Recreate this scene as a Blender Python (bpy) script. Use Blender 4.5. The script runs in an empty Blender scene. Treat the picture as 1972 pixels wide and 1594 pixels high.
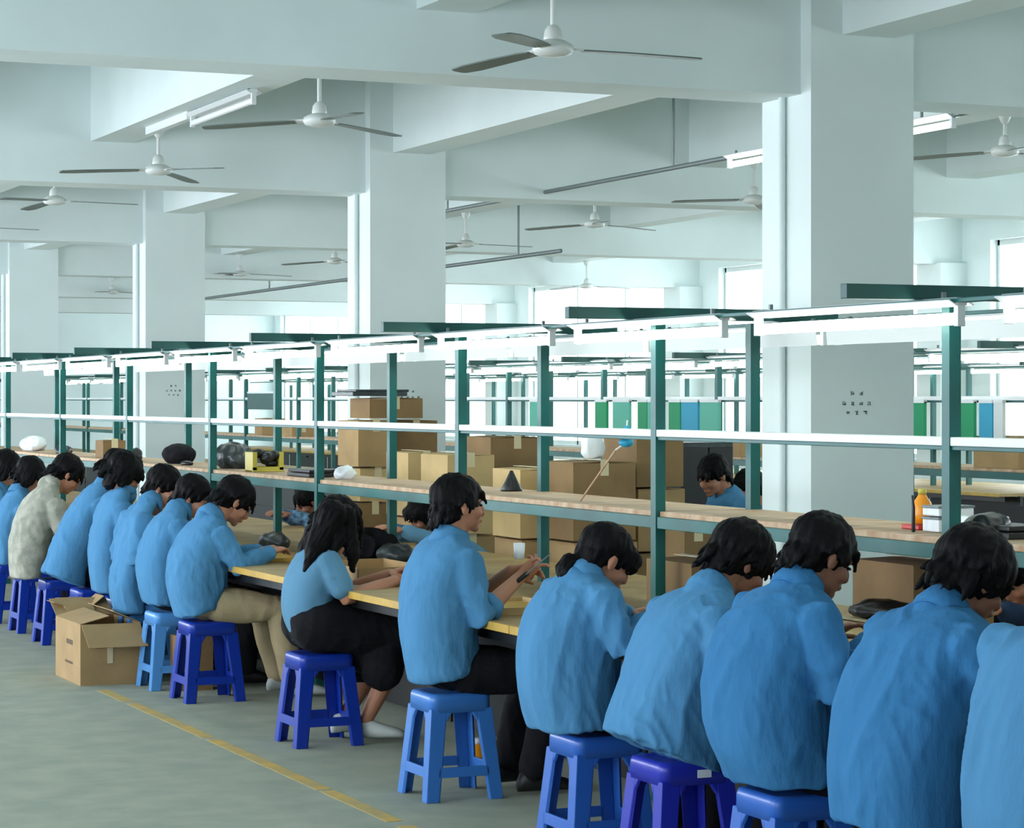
import bpy, bmesh, math, random
from mathutils import Vector, Matrix, noise
import numpy as np

random.seed(7)
PI = math.pi
# ------------------------------------------------------------------ camera, world, light, exposure
TH = math.atan(2036 / 4700.0)
CT, ST = math.cos(TH), math.sin(TH)
F, CX, HY, CH = 4700.0, 986.0, 768.0, 1.6
scene = bpy.context.scene
cd = bpy.data.cameras.new('camera')
cam = bpy.data.objects.new('camera', cd)
scene.collection.objects.link(cam)
cam.location = (0, 0, CH)
cam.rotation_euler = (PI / 2, 0, -TH)
cd.sensor_fit = 'HORIZONTAL'
cd.sensor_width = 36.0
cd.lens = 36.0 * F / 1972.0
cd.shift_y = -(797.0 - HY) / 1972.0
cd.clip_end = 200
scene.camera = cam
scene.view_settings.view_transform = 'Standard'
scene.view_settings.look = 'None'
scene.view_settings.gamma = 1.0
scene.view_settings.use_curve_mapping = False
scene.view_settings.exposure = 0.70
try:
    scene.cycles.use_denoising = True
    scene.cycles.max_bounces = 8
    scene.cycles.diffuse_bounces = 5
    scene.cycles.sample_clamp_indirect = 6.0
except Exception:
    pass
world = bpy.data.worlds.new('world')
scene.world = world
world.use_nodes = True
bg = world.node_tree.nodes['Background']
bg.inputs[0].default_value = (0.80, 0.95, 1.0, 1)
bg.inputs[1].default_value = 2.3

XL, XR, YN, YF = -2.6, 15.6, -3.0, 48.4          # the hall
COLX, COLW, COLD = 6.15, 0.595, 0.49             # column row
Y1, BAY = 10.48, 6.33
ZB, ZL, ZS = 3.116, 3.41, 4.0                    # beam soffits and slab
SILL, HEAD, HEADR = 0.9, 3.08, 3.36
bays = [(Y1 + BAY * k + COLD + .45, Y1 + BAY * (k + 1) - .45) for k in range(-2, 6)]

def area(loc, rot, sx, sy, power, col):
    l = bpy.data.lights.new('daylight', 'AREA'); l.shape = 'RECTANGLE'; l.size = sx; l.size_y = sy
    l.energy = power; l.color = col
    o = bpy.data.objects.new('daylight', l); scene.collection.objects.link(o)
    o.location = loc; o.rotation_euler = rot
    return o
for i, (a, b) in enumerate(bays):                # daylight standing outside the window openings
    area((XL - .45, (a + b) / 2, 2.0), (0, -PI / 2, 0), HEAD - SILL, b - a, (75, 145, 200, 260, 290, 270, 220, 220)[i], (.85, .87, 1.0))
    area((XR + .45, (a + b) / 2, 2.0), (0, PI / 2, 0), HEAD - SILL, b - a, 70, (.86, .95, 1.0))

# ------------------------------------------------------------------ helpers
col = scene.collection
def lin(c):
    return tuple(((v / 255.0) / 12.92 if v / 255.0 <= .04045 else ((v / 255.0 + .055) / 1.055) ** 2.4) for v in c)
MATS = {}
def mat(name, c, rough=.6, metal=0.0, var=.0, vscale=6.0, bump=0.0, bscale=60.0, emit=0.0, sss=0.0, spec=.5, c2=None, stretch=None):
    m = bpy.data.materials.new(name); m.use_nodes = True
    nt = m.node_tree; p = nt.nodes['Principled BSDF']
    base = lin(c) if max(c) > 1.0 else c
    p.inputs['Base Color'].default_value = (*base, 1)
    p.inputs['Roughness'].default_value = rough
    p.inputs['Metallic'].default_value = metal
    p.inputs['Specular IOR Level'].default_value = spec
    tc = nt.nodes.new('ShaderNodeTexCoord')
    src = tc.outputs['Object']
    if stretch:
        mp = nt.nodes.new('ShaderNodeMapping'); mp.inputs['Scale'].default_value = stretch
        nt.links.new(src, mp.inputs['Vector']); src = mp.outputs['Vector']
    if var > 0 or c2:
        n = nt.nodes.new('ShaderNodeTexNoise'); n.inputs['Scale'].default_value = vscale
        n.inputs['Detail'].default_value = 5
        nt.links.new(src, n.inputs['Vector'])
        r = nt.nodes.new('ShaderNodeValToRGB')
        r.color_ramp.elements[0].position = .34; r.color_ramp.elements[1].position = .66
        b2 = (lin(c2) if c2 and max(c2) > 1 else c2) if c2 else tuple(min(1, v * (1 + var)) for v in base)
        lo = base if c2 else tuple(v * (1 - var) for v in base)
        r.color_ramp.elements[0].color = (*lo, 1); r.color_ramp.elements[1].color = (*b2, 1)
        nt.links.new(n.outputs['Fac'], r.inputs['Fac']); nt.links.new(r.outputs['Color'], p.inputs['Base Color'])
    if bump > 0:
        n = nt.nodes.new('ShaderNodeTexNoise'); n.inputs['Scale'].default_value = bscale; n.inputs['Detail'].default_value = 4
        nt.links.new(src, n.inputs['Vector'])
        bm_ = nt.nodes.new('ShaderNodeBump'); bm_.inputs['Strength'].default_value = bump; bm_.inputs['Distance'].default_value = .01
        nt.links.new(n.outputs['Fac'], bm_.inputs['Height']); nt.links.new(bm_.outputs['Normal'], p.inputs['Normal'])
    if emit > 0:
        p.inputs['Emission Color'].default_value = (*base, 1); p.inputs['Emission Strength'].default_value = emit
    MATS[name] = m
    return m
mat('wall_paint', (.70, .78, .775), .85, var=.04, vscale=1.3, bump=.08, bscale=20)
mat('floor_concrete', (146, 154, 138), .75, c2=(164, 168, 150), vscale=5, bump=.1, bscale=40)
mat('floor_paint', (208, 172, 88), .7, c2=(176, 158, 108), vscale=9)
mat('green_metal', (10, 92, 88), .42, var=.2, vscale=4)
mat('green_dark', (12, 74, 70), .45, var=.1)
mat('white_metal', (224, 228, 228), .4)
mat('grey_metal', (120, 130, 130), .45, metal=.4)
mat('tube', (.90, 1.0, .93), .3, emit=6.5)
mat('fan_white', (214, 218, 214), .35)
mat('fan_blade', (92, 104, 98), .4, metal=.2)
mat('shelf_wood', (206, 180, 150), .6, c2=(178, 138, 100), vscale=14, stretch=(.25, 1, 1))
mat('worktop_wood', (168, 144, 92), .55, c2=(150, 120, 74), vscale=5)
mat('edge_yellow', (196, 158, 70), .5, var=.12, vscale=10)
mat('cardboard', (168, 138, 94), .8, var=.10, vscale=5, bump=.1, bscale=90)
mat('cardboard_dark', (136, 108, 70), .8, var=.1, vscale=5, bump=.1, bscale=90)
mat('cardboard_pale', (196, 168, 118), .8, var=.08, vscale=5, bump=.1, bscale=90)
mat('tape', (214, 200, 160), .35)
mat('print_ink', (96, 76, 52), .8)
mat('black_plastic', (22, 24, 26), .4, var=.2)
mat('dark_bag', (52, 60, 62), .35, var=.3, vscale=12, bump=.4, bscale=25)
mat('white_plastic', (235, 240, 242), .35, bump=.3, bscale=20)
mat('orange_plastic', (240, 150, 20), .35, var=.1)
mat('red_plastic', (190, 40, 24), .4)
mat('yellow_plastic', (190, 176, 70), .4)
mat('blue_plastic_dark', (14, 52, 160), .32)
mat('blue_plastic_mid', (44, 98, 186), .32)
mat('blue_plastic_light', (84, 150, 214), .32)
mat('blue_plastic_violet', (36, 46, 170), .32)
mat('blue_plastic_soft', (58, 118, 196), .32)
mat('panel_green', (0, 150, 96), .6)
mat('panel_teal', (90, 182, 158), .6)
mat('panel_blue', (40, 160, 196), .6)
mat('panel_white', (220, 226, 226), .6)
mat('smock_blue', (78, 134, 176), .9, var=.06, vscale=5, bump=.55, bscale=34, spec=.15, stretch=(1, 1, .4))
mat('smock_blue_deep', (58, 118, 166), .9, var=.06, vscale=5, bump=.55, bscale=34, spec=.15, stretch=(1, 1, .4))
mat('smock_grey', (150, 152, 138), .9, c2=(184, 182, 168), vscale=16, bump=.3, bscale=120, spec=.2)
mat('tshirt_pale', (92, 138, 168), .9, var=.05, bump=.15, bscale=150, spec=.2)
mat('dark_cloth', (22, 22, 26), .9, var=.2, bump=.2, bscale=90, spec=.2)
mat('navy_cloth', (34, 52, 78), .9, var=.15, bump=.2, bscale=90, spec=.2)
mat('check_cloth', (110, 150, 180), .9, c2=(40, 60, 90), vscale=30, spec=.2)
mat('khaki_cloth', (176, 158, 124), .9, var=.08, bump=.2, bscale=90, spec=.2)
mat('skin', (176, 120, 92), .55, var=.05, vscale=8)
mat('skin_dark', (140, 92, 70), .55, var=.05, vscale=8)
mat('hair', (.0035, .0035, .004), .62, bump=.3, bscale=140, stretch=(1, 1, .25), spec=.12)
mat('shoe_white', (200, 204, 200), .6)
mat('shoe_black', (20, 20, 22), .5)
mat('eye', (26, 20, 18), .2)
mat('lip', (140, 80, 72), .5)
mat('ink_grey', (92, 108, 100), .8)
mat('window_frame', (206, 214, 212), .5)
g = bpy.data.materials.new('pane_glass'); g.use_nodes = True
nt = g.node_tree; nt.nodes.clear()
o_ = nt.nodes.new('ShaderNodeOutputMaterial'); mx = nt.nodes.new('ShaderNodeMixShader')
tr = nt.nodes.new('ShaderNodeBsdfTransparent'); gl = nt.nodes.new('ShaderNodeBsdfGlossy'); gl.inputs['Roughness'].default_value = .05
mx.inputs[0].default_value = .06
nt.links.new(tr.outputs[0], mx.inputs[1]); nt.links.new(gl.outputs[0], mx.inputs[2]); nt.links.new(mx.outputs[0], o_.inputs[0])
MATS['pane_glass'] = g

def add_box(bm, x0, x1, y0, y1, z0, z1):
    v = [bm.verts.new(p) for p in ((x0, y0, z0), (x1, y0, z0), (x1, y1, z0), (x0, y1, z0), (x0, y0, z1), (x1, y0, z1), (x1, y1, z1), (x0, y1, z1))]
    for f in ((3, 2, 1, 0), (4, 5, 6, 7), (0, 1, 5, 4), (1, 2, 6, 5), (2, 3, 7, 6), (3, 0, 4, 7)):
        bm.faces.new([v[i] for i in f])
    return v
def add_obox(bm, c, ax, ay, az):                       # oriented box: centre + three half-axes
    c, ax, ay, az = Vector(c), Vector(ax), Vector(ay), Vector(az)
    if ax.cross(ay).dot(az) < 0: ay = -ay
    v = [bm.verts.new(c + ax * i + ay * j + az * k) for k in (-1, 1) for (i, j) in ((-1, -1), (1, -1), (1, 1), (-1, 1))]
    for f in ((3, 2, 1, 0), (4, 5, 6, 7), (0, 1, 5, 4), (1, 2, 6, 5), (2, 3, 7, 6), (3, 0, 4, 7)):
        bm.faces.new([v[i] for i in f])
    return v
def loft(bm, rings, cap=True):
    R = [[bm.verts.new(p) for p in r] for r in rings]
    n = len(R[0])
    for a, b in zip(R, R[1:]):
        for i in range(n):
            bm.faces.new((a[i], a[(i + 1) % n], b[(i + 1) % n], b[i]))
    if cap:
        bm.faces.new(R[0][::-1]); bm.faces.new(R[-1])
def frame(d):
    d = Vector(d).normalized()
    u = Vector((0, 0, 1)) if abs(d.z) < .9 else Vector((1, 0, 0))
    a = d.cross(u).normalized(); b = a.cross(d).normalized()
    return a, b
def tube(bm, pts, rads, n=12, flat=1.0, ends=True):
    pts = [Vector(p) for p in pts]
    if not hasattr(rads, '__len__'): rads = [rads] * len(pts)
    rings = []
    d0 = (pts[1] - pts[0]).normalized(); a, b = frame(d0)
    def ring(c, r, a, b): return [c + (a * math.cos(t) + b * math.sin(t) * flat) * r for t in [2 * PI * k / n for k in range(n)]]
    if ends:
        for s in (.995, .8, .45):
            rings.append(ring(pts[0] - d0 * rads[0] * s, rads[0] * math.sqrt(1 - s * s), a, b))
    last = None
    for i, p in enumerate(pts):
        if i == 0: d = pts[1] - p
        elif i == len(pts) - 1: d = p - pts[i - 1]
        else: d = (pts[i + 1] - p).normalized() + (p - pts[i - 1]).normalized()
        d.normalize()
        b = (b - d * b.dot(d)).normalized(); a = d.cross(b).normalized() * (1 if True else -1)
        if last is not None and a.dot(last) < 0: a = -a
        last = a
        rings.append(ring(p, rads[i], a, b))
    d1 = (pts[-1] - pts[-2]).normalized()
    if ends:
        for s in (.45, .8, .995):
            rings.append(ring(pts[-1] + d1 * rads[-1] * s, rads[-1] * math.sqrt(1 - s * s), a, b))
    loft(bm, rings)
def ell(bm, c, r, M=None, nu=16, nv=10):
    rings = []
    for j in range(nv + 1):
        ph = -PI / 2 + PI * (j * .96 + .02 * nv) / nv
        ring_ = []
        for i in range(nu):
            t = 2 * PI * i / nu
            p = Vector((r[0] * math.cos(ph) * math.cos(t), r[1] * math.cos(ph) * math.sin(t), r[2] * math.sin(ph)))
            if M is not None: p = M @ p
            ring_.append(Vector(c) + p)
        rings.append(ring_)
    loft(bm, rings)
def lathe(bm, prof, c=(0, 0, 0), n=24):
    c = Vector(c)
    loft(bm, [[c + Vector((r * math.cos(2 * PI * k / n), r * math.sin(2 * PI * k / n), z)) for k in range(n)] for r, z in prof])
def put(name, bm, m, parent=None, smooth=False, bevel=0.0, loc=None, seg=2):
    bmesh.ops.recalc_face_normals(bm, faces=bm.faces)
    me = bpy.data.meshes.new(name); bm.to_mesh(me); bm.free()
    me.materials.append(MATS[m])
    if loc is not None: me.transform(Matrix.Translation(-Vector(loc)))
    o = bpy.data.objects.new(name, me); col.objects.link(o)
    if parent: o.parent = parent
    elif loc is not None: o.location = loc
    if smooth:
        for p in me.polygons: p.use_smooth = True
    if bevel > 0:
        b = o.modifiers.new('bevel', 'BEVEL'); b.width = bevel; b.segments = seg; b.limit_method = 'ANGLE'
    return o
def nb(): return bmesh.new()
def thing(name, label, cat, loc=(0, 0, 0), group=None, rz=0):
    o = bpy.data.objects.new(name, None); col.objects.link(o); o.location = loc; o.rotation_euler = (0, 0, rz)
    o.empty_display_size = .1
    return tag(o, label, cat, group)
def tag(o, label=None, cat=None, group=None, kind=None):
    if label: o['label'] = label
    if cat: o['category'] = cat
    if group: o['group'] = group
    if kind: o['kind'] = kind
    return o
def dup(root, loc, label=None, group=None, rz=None):
    r = root.copy(); col.objects.link(r); r.location = loc
    if rz is not None: r.rotation_euler = (0, 0, rz)
    if label: r['label'] = label
    if group: r['group'] = group
    for ch in list(root.children):
        c = ch.copy(); col.objects.link(c); c.parent = r
        for g_ in list(ch.children):
            d = g_.copy(); col.objects.link(d); d.parent = c
    return r
# photo pixel -> place, on a known upright plane
def pY(px, py, Y):
    r = (px - CX) / F
    X = Y * (ST + r * CT) / (CT - r * ST)
    Zc = X * ST + Y * CT
    return Vector((X, Y, CH - (py - HY) * Zc / F))
def pX(px, py, X):
    r = (px - CX) / F
    Y = X * (CT - r * ST) / (ST + r * CT)
    Zc = X * ST + Y * CT
    return Vector((X, Y, CH - (py - HY) * Zc / F))

# ------------------------------------------------------------------ the hall
def struct(name, bm, m, label=None, bevel=0.0, loc=(0, 0, 0)):
    o = put(name, bm, m, bevel=bevel); tag(o, label, None, None, 'structure'); return o
b = nb(); add_box(b, XL - .3, XR + .3, YN - .3, YF + .3, -.2, 0); struct('floor', b, 'floor_concrete', 'grey green concrete floor of the factory hall')
b = nb(); add_box(b, XL - .3, XR + .3, YN - .3, YF + .3, ZS, ZS + .2); struct('ceiling', b, 'wall_paint', 'pale painted concrete ceiling slab')
def wall_with(name, x0, x1, label, HEAD=HEAD):
    b = nb()
    add_box(b, x0, x1, YN - .3, YF + .3, 0, SILL); add_box(b, x0, x1, YN - .3, YF + .3, HEAD, ZS)
    ys = [YN - .3] + [v for ab in bays for v in ab] + [YF + .3]
    for i in range(0, len(ys), 2): add_box(b, x0, x1, ys[i], ys[i + 1], SILL, HEAD)
    struct(name, b, 'wall_paint', label)
wall_with('wall_left', XL - .25, XL, 'pale wall with windows on the aisle side')
wall_with('wall_right', XR, XR + .25, 'pale wall with bright windows across the hall', HEADR)
b = nb(); add_box(b, XL, XR, YF, YF + .25, 0, ZS); struct('wall_far', b, 'wall_paint', 'cream end wall far down the hall')
b = nb(); add_box(b, XL, XR, YN - .25, YN, 0, ZS); struct('wall_near', b, 'wall_paint', 'pale wall behind the camera')
wn = 1
for (X0, sgn) in ((XR, 1), (XL, -1)):
    for (a, c) in bays:
        if sgn > 0 and c < 9: pass
        x = X0 + sgn * .12
        HEAD_ = HEADR if sgn > 0 else HEAD
        b = nb()
        add_box(b, x - .03, x + .03, a, c, SILL, SILL + .06); add_box(b, x - .03, x + .03, a, c, HEAD_ - .06, HEAD_)
        n = 3
        for k in range(n + 1):
            y = a + (c - a) * k / n; y = min(max(y, a + .03), c - .03)
            add_box(b, x - .03, x + .03, y - .02, y + .02, SILL, HEAD_)
        add_box(b, x - .025, x + .025, a, c, 2.35, 2.40)
        w = struct('window_%d' % wn, b, 'window_frame'); wn += 1
        b = nb(); add_box(b, x - .004, x + .004, a + .02, c - .02, SILL + .02, HEAD_ - .02)
        put('pane', b, 'pane_glass', w)
# transverse beams, one at every column line
for k in range(-2, 7):
    y = Y1 + BAY * k
    b = nb(); add_box(b, XL, XR, y + .1, y + COLD, ZB, ZS); struct('beam', b, 'wall_paint', 'deep pale concrete beam across the hall')
LBX = (-.35, 1.86, 4.1, 6.33, 8.83, 11.2, 13.4)
for x in LBX:
    b = nb(); add_box(b, x, x + .30, YN, YF, ZL, ZS - .001); struct('beam', b, 'wall_paint', 'shallower pale beam running down the hall')
# columns of the visible row, with the writing painted on their faces
def strokes(cx, cz, y, s, seed):
    rr = random.Random(seed); b = nb()
    def ch(x, z, w):
        for _ in range(4):
            dz = rr.uniform(-.45, .45) * w
            add_box(b, x - w * rr.uniform(.25, .48), x + w * rr.uniform(.25, .48), y - .002, y, z + dz - .045 * w, z + dz + .045 * w)
        for _ in range(3):
            dx = rr.uniform(-.4, .4) * w
            add_box(b, x + dx - .045 * w, x + dx + .045 * w, y - .002, y, z - w * rr.uniform(.2, .48), z + w * rr.uniform(.2, .48))
    rows = ((2, 1.25), (4, 0), (3, -1.1))
    for n, dz in rows:
        for i in range(n): ch(cx + (i - (n - 1) / 2) * s * 1.35, cz + dz * s * 1.15, s * .62)
    return b
for k in range(-2, 7):
    y = Y1 + BAY * k
    b = nb(); add_box(b, COLX, COLX + COLW, y, y + COLD, 0, ZS)
    c = struct('column', b, 'wall_paint', 'square pale concrete column standing behind the long bench')
    b = nb()
    tube(b, [(COLX - .022, y + .25, 0), (COLX - .022, y + .25, ZB)], .018, 10)
    put('pipe', b, 'wall_paint', c, smooth=True)
    if k in (0, 2, 1):
        p = pY({0: 1650, 1: 790, 2: 334}[k], {0: 777, 1: 765, 2: 752}[k], y)
        put('painted_writing', strokes(p.x, p.z, y, .036 if k == 0 else .032, 11 + k), 'ink_grey', c)
# outer column rows, seen only in slits
for k in range(0, 7):
    y = Y1 + BAY * k
    b = nb(); add_box(b, XR - .35, XR, y, y + COLD, 0, ZB + .01)
    struct('column', b, 'wall_paint', 'wall pier between the bright windows')
# painted line on the floor (worn)
b = nb(); rr = random.Random(3)
y = 5.0
while y < 13.2:
    L = rr.uniform(.5, 1.6)
    xx = 3.16 + .02 * (y - 8)* 0
    add_box(b, 3.235, 3.30, y, min(y + L, 13.2), 0, .0015); y += L + rr.uniform(.02, .12)
tr_ = put('trim_1', b, 'floor_paint'); tag(tr_, 'worn yellow line painted on the floor along the stools', None, None, 'structure')

# ------------------------------------------------------------------ ceiling fans
def make_fan(z_top, z_hub):
    t = thing('ceiling_fan', 'x', 'ceiling fan', (0, 0, z_hub))
    b = nb(); h = z_top - z_hub
    lathe(b, [(.01, h), (.045, h - .001), (.042, h - .02), (.024, h - .06), (.014, h - .07), (.01, h - .07)]); put('canopy', b, 'fan_white', t, True)
    b = nb(); tube(b, [(0, 0, .07), (0, 0, h - .06)], .012, 10); put('rod', b, 'fan_white', t, True)
    b = nb(); lathe(b, [(.01, .105), (.022, .10), (.036, .08), (.041, .05), (.038, .03), (.02, .028)]); put('rod_cover', b, 'fan_white', t, True)
    b = nb(); lathe(b, [(.02, .04), (.05, .037), (.085, .018), (.09, 0), (.08, -.02), (.045, -.03), (.01, -.033)]); put('motor', b, 'fan_white', t, True)
    for k in range(3):
        a = 2 * PI * k / 3
        M = Matrix.Rotation(a, 3, 'Z')
        b = nb()
        ringsb = []
        for (x, w, dz) in ((.13, .035, -.004), (.2, .045, -.006), (.35, .052, -.012), (.55, .056, -.022), (.64, .042, -.026), (.65, .025, -.027)):
            tilt = .07
            pts = []
            for (s, u) in ((-1, 1), (1, 1), (1, -1), (-1, -1)):
                pts.append(M @ Vector((x, s * w, dz + s * w * tilt + u * .003)))
            ringsb.append(pts)
        loft(b, ringsb); bl = put('blade', b, 'fan_blade', t)
        b = nb(); add_obox(b, M @ Vector((.125, 0, 0)), M @ Vector((.045, 0, -.002)), M @ Vector((0, .02, .003)), (0, 0, .005)); put('blade_arm', b, 'fan_white', bl)
    return t
fans = [((1065, 95), 'nearest and largest, hanging before the first beam', 10, 9.56, 4.3), ((615, 233), 'second nearest, just behind the first beam', 52, 12.5, 4.3),
        ((305, 328), 'on a long rod below the unlit batten at upper left', 76, 15.7, 4.3), ((105, 387), 'at the left edge beside the third column', 2, 18.35, 4.3),
        ((-62, 437), 'cut by the left frame edge, one blade showing', 0, 21.3, 4.3),
        ((1145, 432), 'in the middle between the first and second columns', 35, 19.0, 9.0), ((1452, 385), 'partly hidden by the left face of the nearest column', 75, 16.2, 9.0),
        ((897, 470), 'mostly hidden behind the second column, one blade showing', 0, 21.9, 9.0), ((645, 503), 'just left of the second column', 40, 25.1, 9.0),
        ((462, 527), 'small and far, beside the third column', 10, 29.3, 9.0), ((215, 562), 'tiny and far, near the end wall at left', 20, 34.5, 9.0),
        ((1935, 292), 'at the right edge beyond the nearest column', 160, 13.1, 9.0), ((1130, 551), 'small and far, above the bright windows', 15, 24.0, 13.6)]
f0 = None
for (px, txt, phi, Y, X) in fans:
    p = pX(px[0], px[1], X + .0)
    top = ZL
    f = make_fan(top, p.z)
    f.location = (X + .0 if True else 0, p.y, p.z)
    f.rotation_euler = (0, 0, math.radians(phi) - TH)
    f['label'] = 'white three-blade ceiling fan ' + txt; f['group'] = 'ceiling fans'
# ------------------------------------------------------------------ fluorescent battens
def make_batten(L=1.3, hang=.05, hood=False):
    t = thing('tube_light', 'x', 'light')
    b = nb()
    add_box(b, -.02, .02, -L / 2, L / 2, .040, .066)
    for s in (-1, 1):
        add_obox(b, (s * .032, 0, .050), (.014, 0, -.008), (0, L / 2, 0), (.001, 0, .002))
    put('housing', b, 'white_metal', t, bevel=.002)
    if hood:
        b = nb(); add_obox(b, (-.045, 0, .01), (.0015, 0, .0), (0, L / 2, 0), (-.004, 0, .034)); put('shade', b, 'white_metal', t)
    b = nb(); tube(b, [(0, -L / 2 + .03, 0), (0, L / 2 - .03, 0)], .019, 12); put('tube', b, 'tube', t, True)
    for s in (-1, 1):
        b = nb(); add_box(b, -.014, .014, s * (L / 2 - .012) - .012, s * (L / 2 - .012) + .012, -.024, .045); put('lamp_holder', b, 'white_metal', t, bevel=.002)
        b = nb(); add_box(b, -.006, .006, s * (L / 2 - .1) - .006, s * (L / 2 - .1) + .006, .066, .066 + hang * .4); put('hanger', b, 'grey_metal', t)
    return t
bat = make_batten(); bath = make_batten(1.46, .05, True)
BP = 1.54
ord_ = ['nearest', 'second nearest', 'third', 'fourth', 'fifth', 'sixth', 'seventh', 'eighth', 'ninth', 'tenth', 'eleventh', 'twelfth', 'thirteenth', 'fourteenth', 'fifteenth', 'sixteenth', 'seventeenth', 'eighteenth', 'nineteenth', 'twentieth', 'twenty-first', 'twenty-second', 'twenty-third', 'twenty-fourth']
first = True
# the near end of the lamp at pixel 1850 fixes the row
pe = pX(1852, 600, 4.3).y + .65
def place_lamps(x, z, y0, n, txt, grp, src=None):
    global first
    for i in range(n):
        l = 'lit tube batten over %s, %s from the camera' % (txt, ord_[i])
        if src is not None and i == 0: src.location = (x, y0, z); src['label'] = l; src['group'] = grp
        elif src is not None: dup(src, (x, y0 + BP * i, z), l, grp)
        elif first:
            bat.location = (x, y0 + BP * i, z); bat['label'] = l; bat['group'] = grp; first = False
        else: dup(bat, (x, y0 + BP * i, z), l, grp)
place_lamps(4.3, 1.85, pe - BP, 11, 'the near side of the long bench', 'tube lights on the near side of the long bench')
place_lamps(4.98, 1.835, pe - BP + .5, 11, 'the far side of the long bench', 'tube lights on the far side of the long bench', bath)
place_lamps(9.0, 1.87, 11.6, 20, 'the second bench row', 'tube lights over the second bench row')
place_lamps(9.68, 1.87, 12.2, 20, 'the back of the second bench row', 'tube lights at the back of the second bench row')
place_lamps(13.7, 1.87, 19.6, 15, 'the third bench row', 'tube lights over the third bench row')
# lamps at the ceiling
for (y0, x, z, txt) in ((13.6 + .62, 4.25, 3.33, 'unlit white ceiling batten under the beam at upper left'), (13.35, 7.6, 3.12, 'short lit ceiling tube left of the nearest column'), (12.05, 7.6, 3.12, 'lit ceiling tube right of the nearest column, below the beam')):
    l_ = dup(bat, (x, y0, z), txt, 'ceiling tube lights')
    if z > 3.2:                                   # this one is switched off
        for c_ in l_.children:
            if c_.name.startswith('tube'): c_.data = c_.data.copy(); c_.data.materials.clear(); c_.data.materials.append(MATS['white_metal'])
# conduit with hangers
t = thing('lamp_conduit', 'thin grey conduit hung on rods across the ceiling bay', 'conduit', (7.6, 17, 3.17))
b = nb(); tube(b, [(0, -6.5, 0), (0, 4.2, 0)], .016, 8); put('pipe', b, 'grey_metal', t, True)
for px in (1032, 1297, 862, 1775):
    y = pX(px, 340, 7.6).y
    b = nb(); tube(b, [(0, y - 17, 0), (0, y - 17, ZS - 3.17)], .01, 6); put('hanger_rod', b, 'grey_metal', t, True)
t = thing('lamp_conduit', 'thin pale conduit under the beam beyond the unlit batten', 'conduit', (4.25, 15.4, 3.38))
b = nb(); add_box(b, -.025, .025, -.5, .5, -.02, .03); put('pipe', b, 'white_metal', t)
t = thing('lamp_conduit', 'far conduit with hangers beyond the second column', 'conduit', (9.6, 27, 3.0))
b = nb(); tube(b, [(0, -6, 0), (0, 9, 0)], .02, 8); put('pipe', b, 'grey_metal', t, True)
for y in (-5, -1, 3, 7):
    b = nb(); tube(b, [(0, y, 0), (0, y, 1.0)], .012, 6); put('hanger_rod', b, 'grey_metal', t, True)

# ------------------------------------------------------------------ work benches with shelf frames
SEC = 2.077; YB0 = 6.616
XF, XB = 4.40, 4.83
def make_bench(mid=1.45):
    t = thing('workbench', 'x', 'workbench')
    x0 = XF
    def bx(name, m, X0, X1, y0, y1, z0, z1, bevel=.002):
        b = nb(); add_box(b, X0 - x0, X1 - x0, y0, y1, z0, z1); return put(name, b, m, t, bevel=bevel)
    for X in (XF, XB):
        b = nb()
        # slotted angle: an open C profile
        w = .022
        add_box(b, X - x0 - w, X - x0 + w, -w, -w + .004, 0, 1.905)
        add_box(b, X - x0 - w, X - x0 - w + .004, -w + .004, w, 0, 1.905)
        add_box(b, X - x0 + w - .004, X - x0 + w, -w + .004, w, 0, 1.905)
        put('post', b, 'green_metal', t)
    bx('crossbar', 'green_dark', 4.0, 5.22, -.02, .02, 1.915, 1.962)
    bx('top_rail', 'green_metal', 4.275, 4.325, 0, SEC, 1.935 - .035, 1.914)
    bx('top_rail', 'green_metal', 4.955, 5.005, 0, SEC, 1.9, 1.914)
    m1 = bx('mid_rail', 'white_metal', XF - .02, XF + .045, .023, SEC - .023, mid, mid + .028)
    bx('mid_rail_lip', 'green_metal', XF - .015, XF + .04, .023, SEC - .023, mid - .014, mid)
    bx('shelf', 'shelf_wood', XF - .005, XB + .02, .026, SEC - .026, 1.132, 1.153)
    bx('shelf_rail', 'green_metal', XF - .018, XF + .012, .026, SEC - .026, 1.085, 1.132)
    bx('shelf_rail', 'green_metal', XB - .012, XB + .018, .026, SEC - .026, 1.085, 1.132)
    bx('worktop', 'worktop_wood', 3.76, 5.44, .003, SEC - .003, .69, .72)
    bx('edge_strip', 'edge_yellow', 3.752, 3.762, .003, SEC - .003, .688, .721)
    bx('apron', 'black_plastic', 3.80, 3.83, .01, SEC - .01, .64, .69)
    bx('shade_panel', 'black_plastic', 4.36, 4.372, .03, SEC - .03, .06, .66)  # added black panel, stands in for the deep shade under the worktop
    for X in (4.0, 5.2): bx('bracket', 'black_plastic', X - .02, X + .02, -.02, .02, .60, .69)
    bx('shade_board', 'black_plastic', 4.35, 4.9, .03, SEC - .03, .28, .30)  # wide black board, added to darken the space below the worktop
    return t
bench = make_bench()
where = ['nearest', 'second', 'third', 'fourth', 'fifth', 'sixth', 'seventh', 'eighth', 'ninth', 'tenth', 'eleventh', 'twelfth', 'thirteenth', 'fourteenth', 'fifteenth', 'sixteenth', 'seventeenth', 'eighteenth']
bench.location = (XF, YB0 - SEC, 0)
bench['label'] = 'green framed workbench section at the right edge of the photo'; bench['group'] = 'sections of the long near bench'
desc = ['behind the worker with the raised dark head at right', 'beside the ponytailed worker', 'before the worker holding a tool upright', 'beside the long-haired worker', 'beside the worker in khaki trousers', 'behind the tightly packed workers at left', 'behind the grey-smocked worker', 'last before the left edge', 'beyond the left edge']
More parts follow.
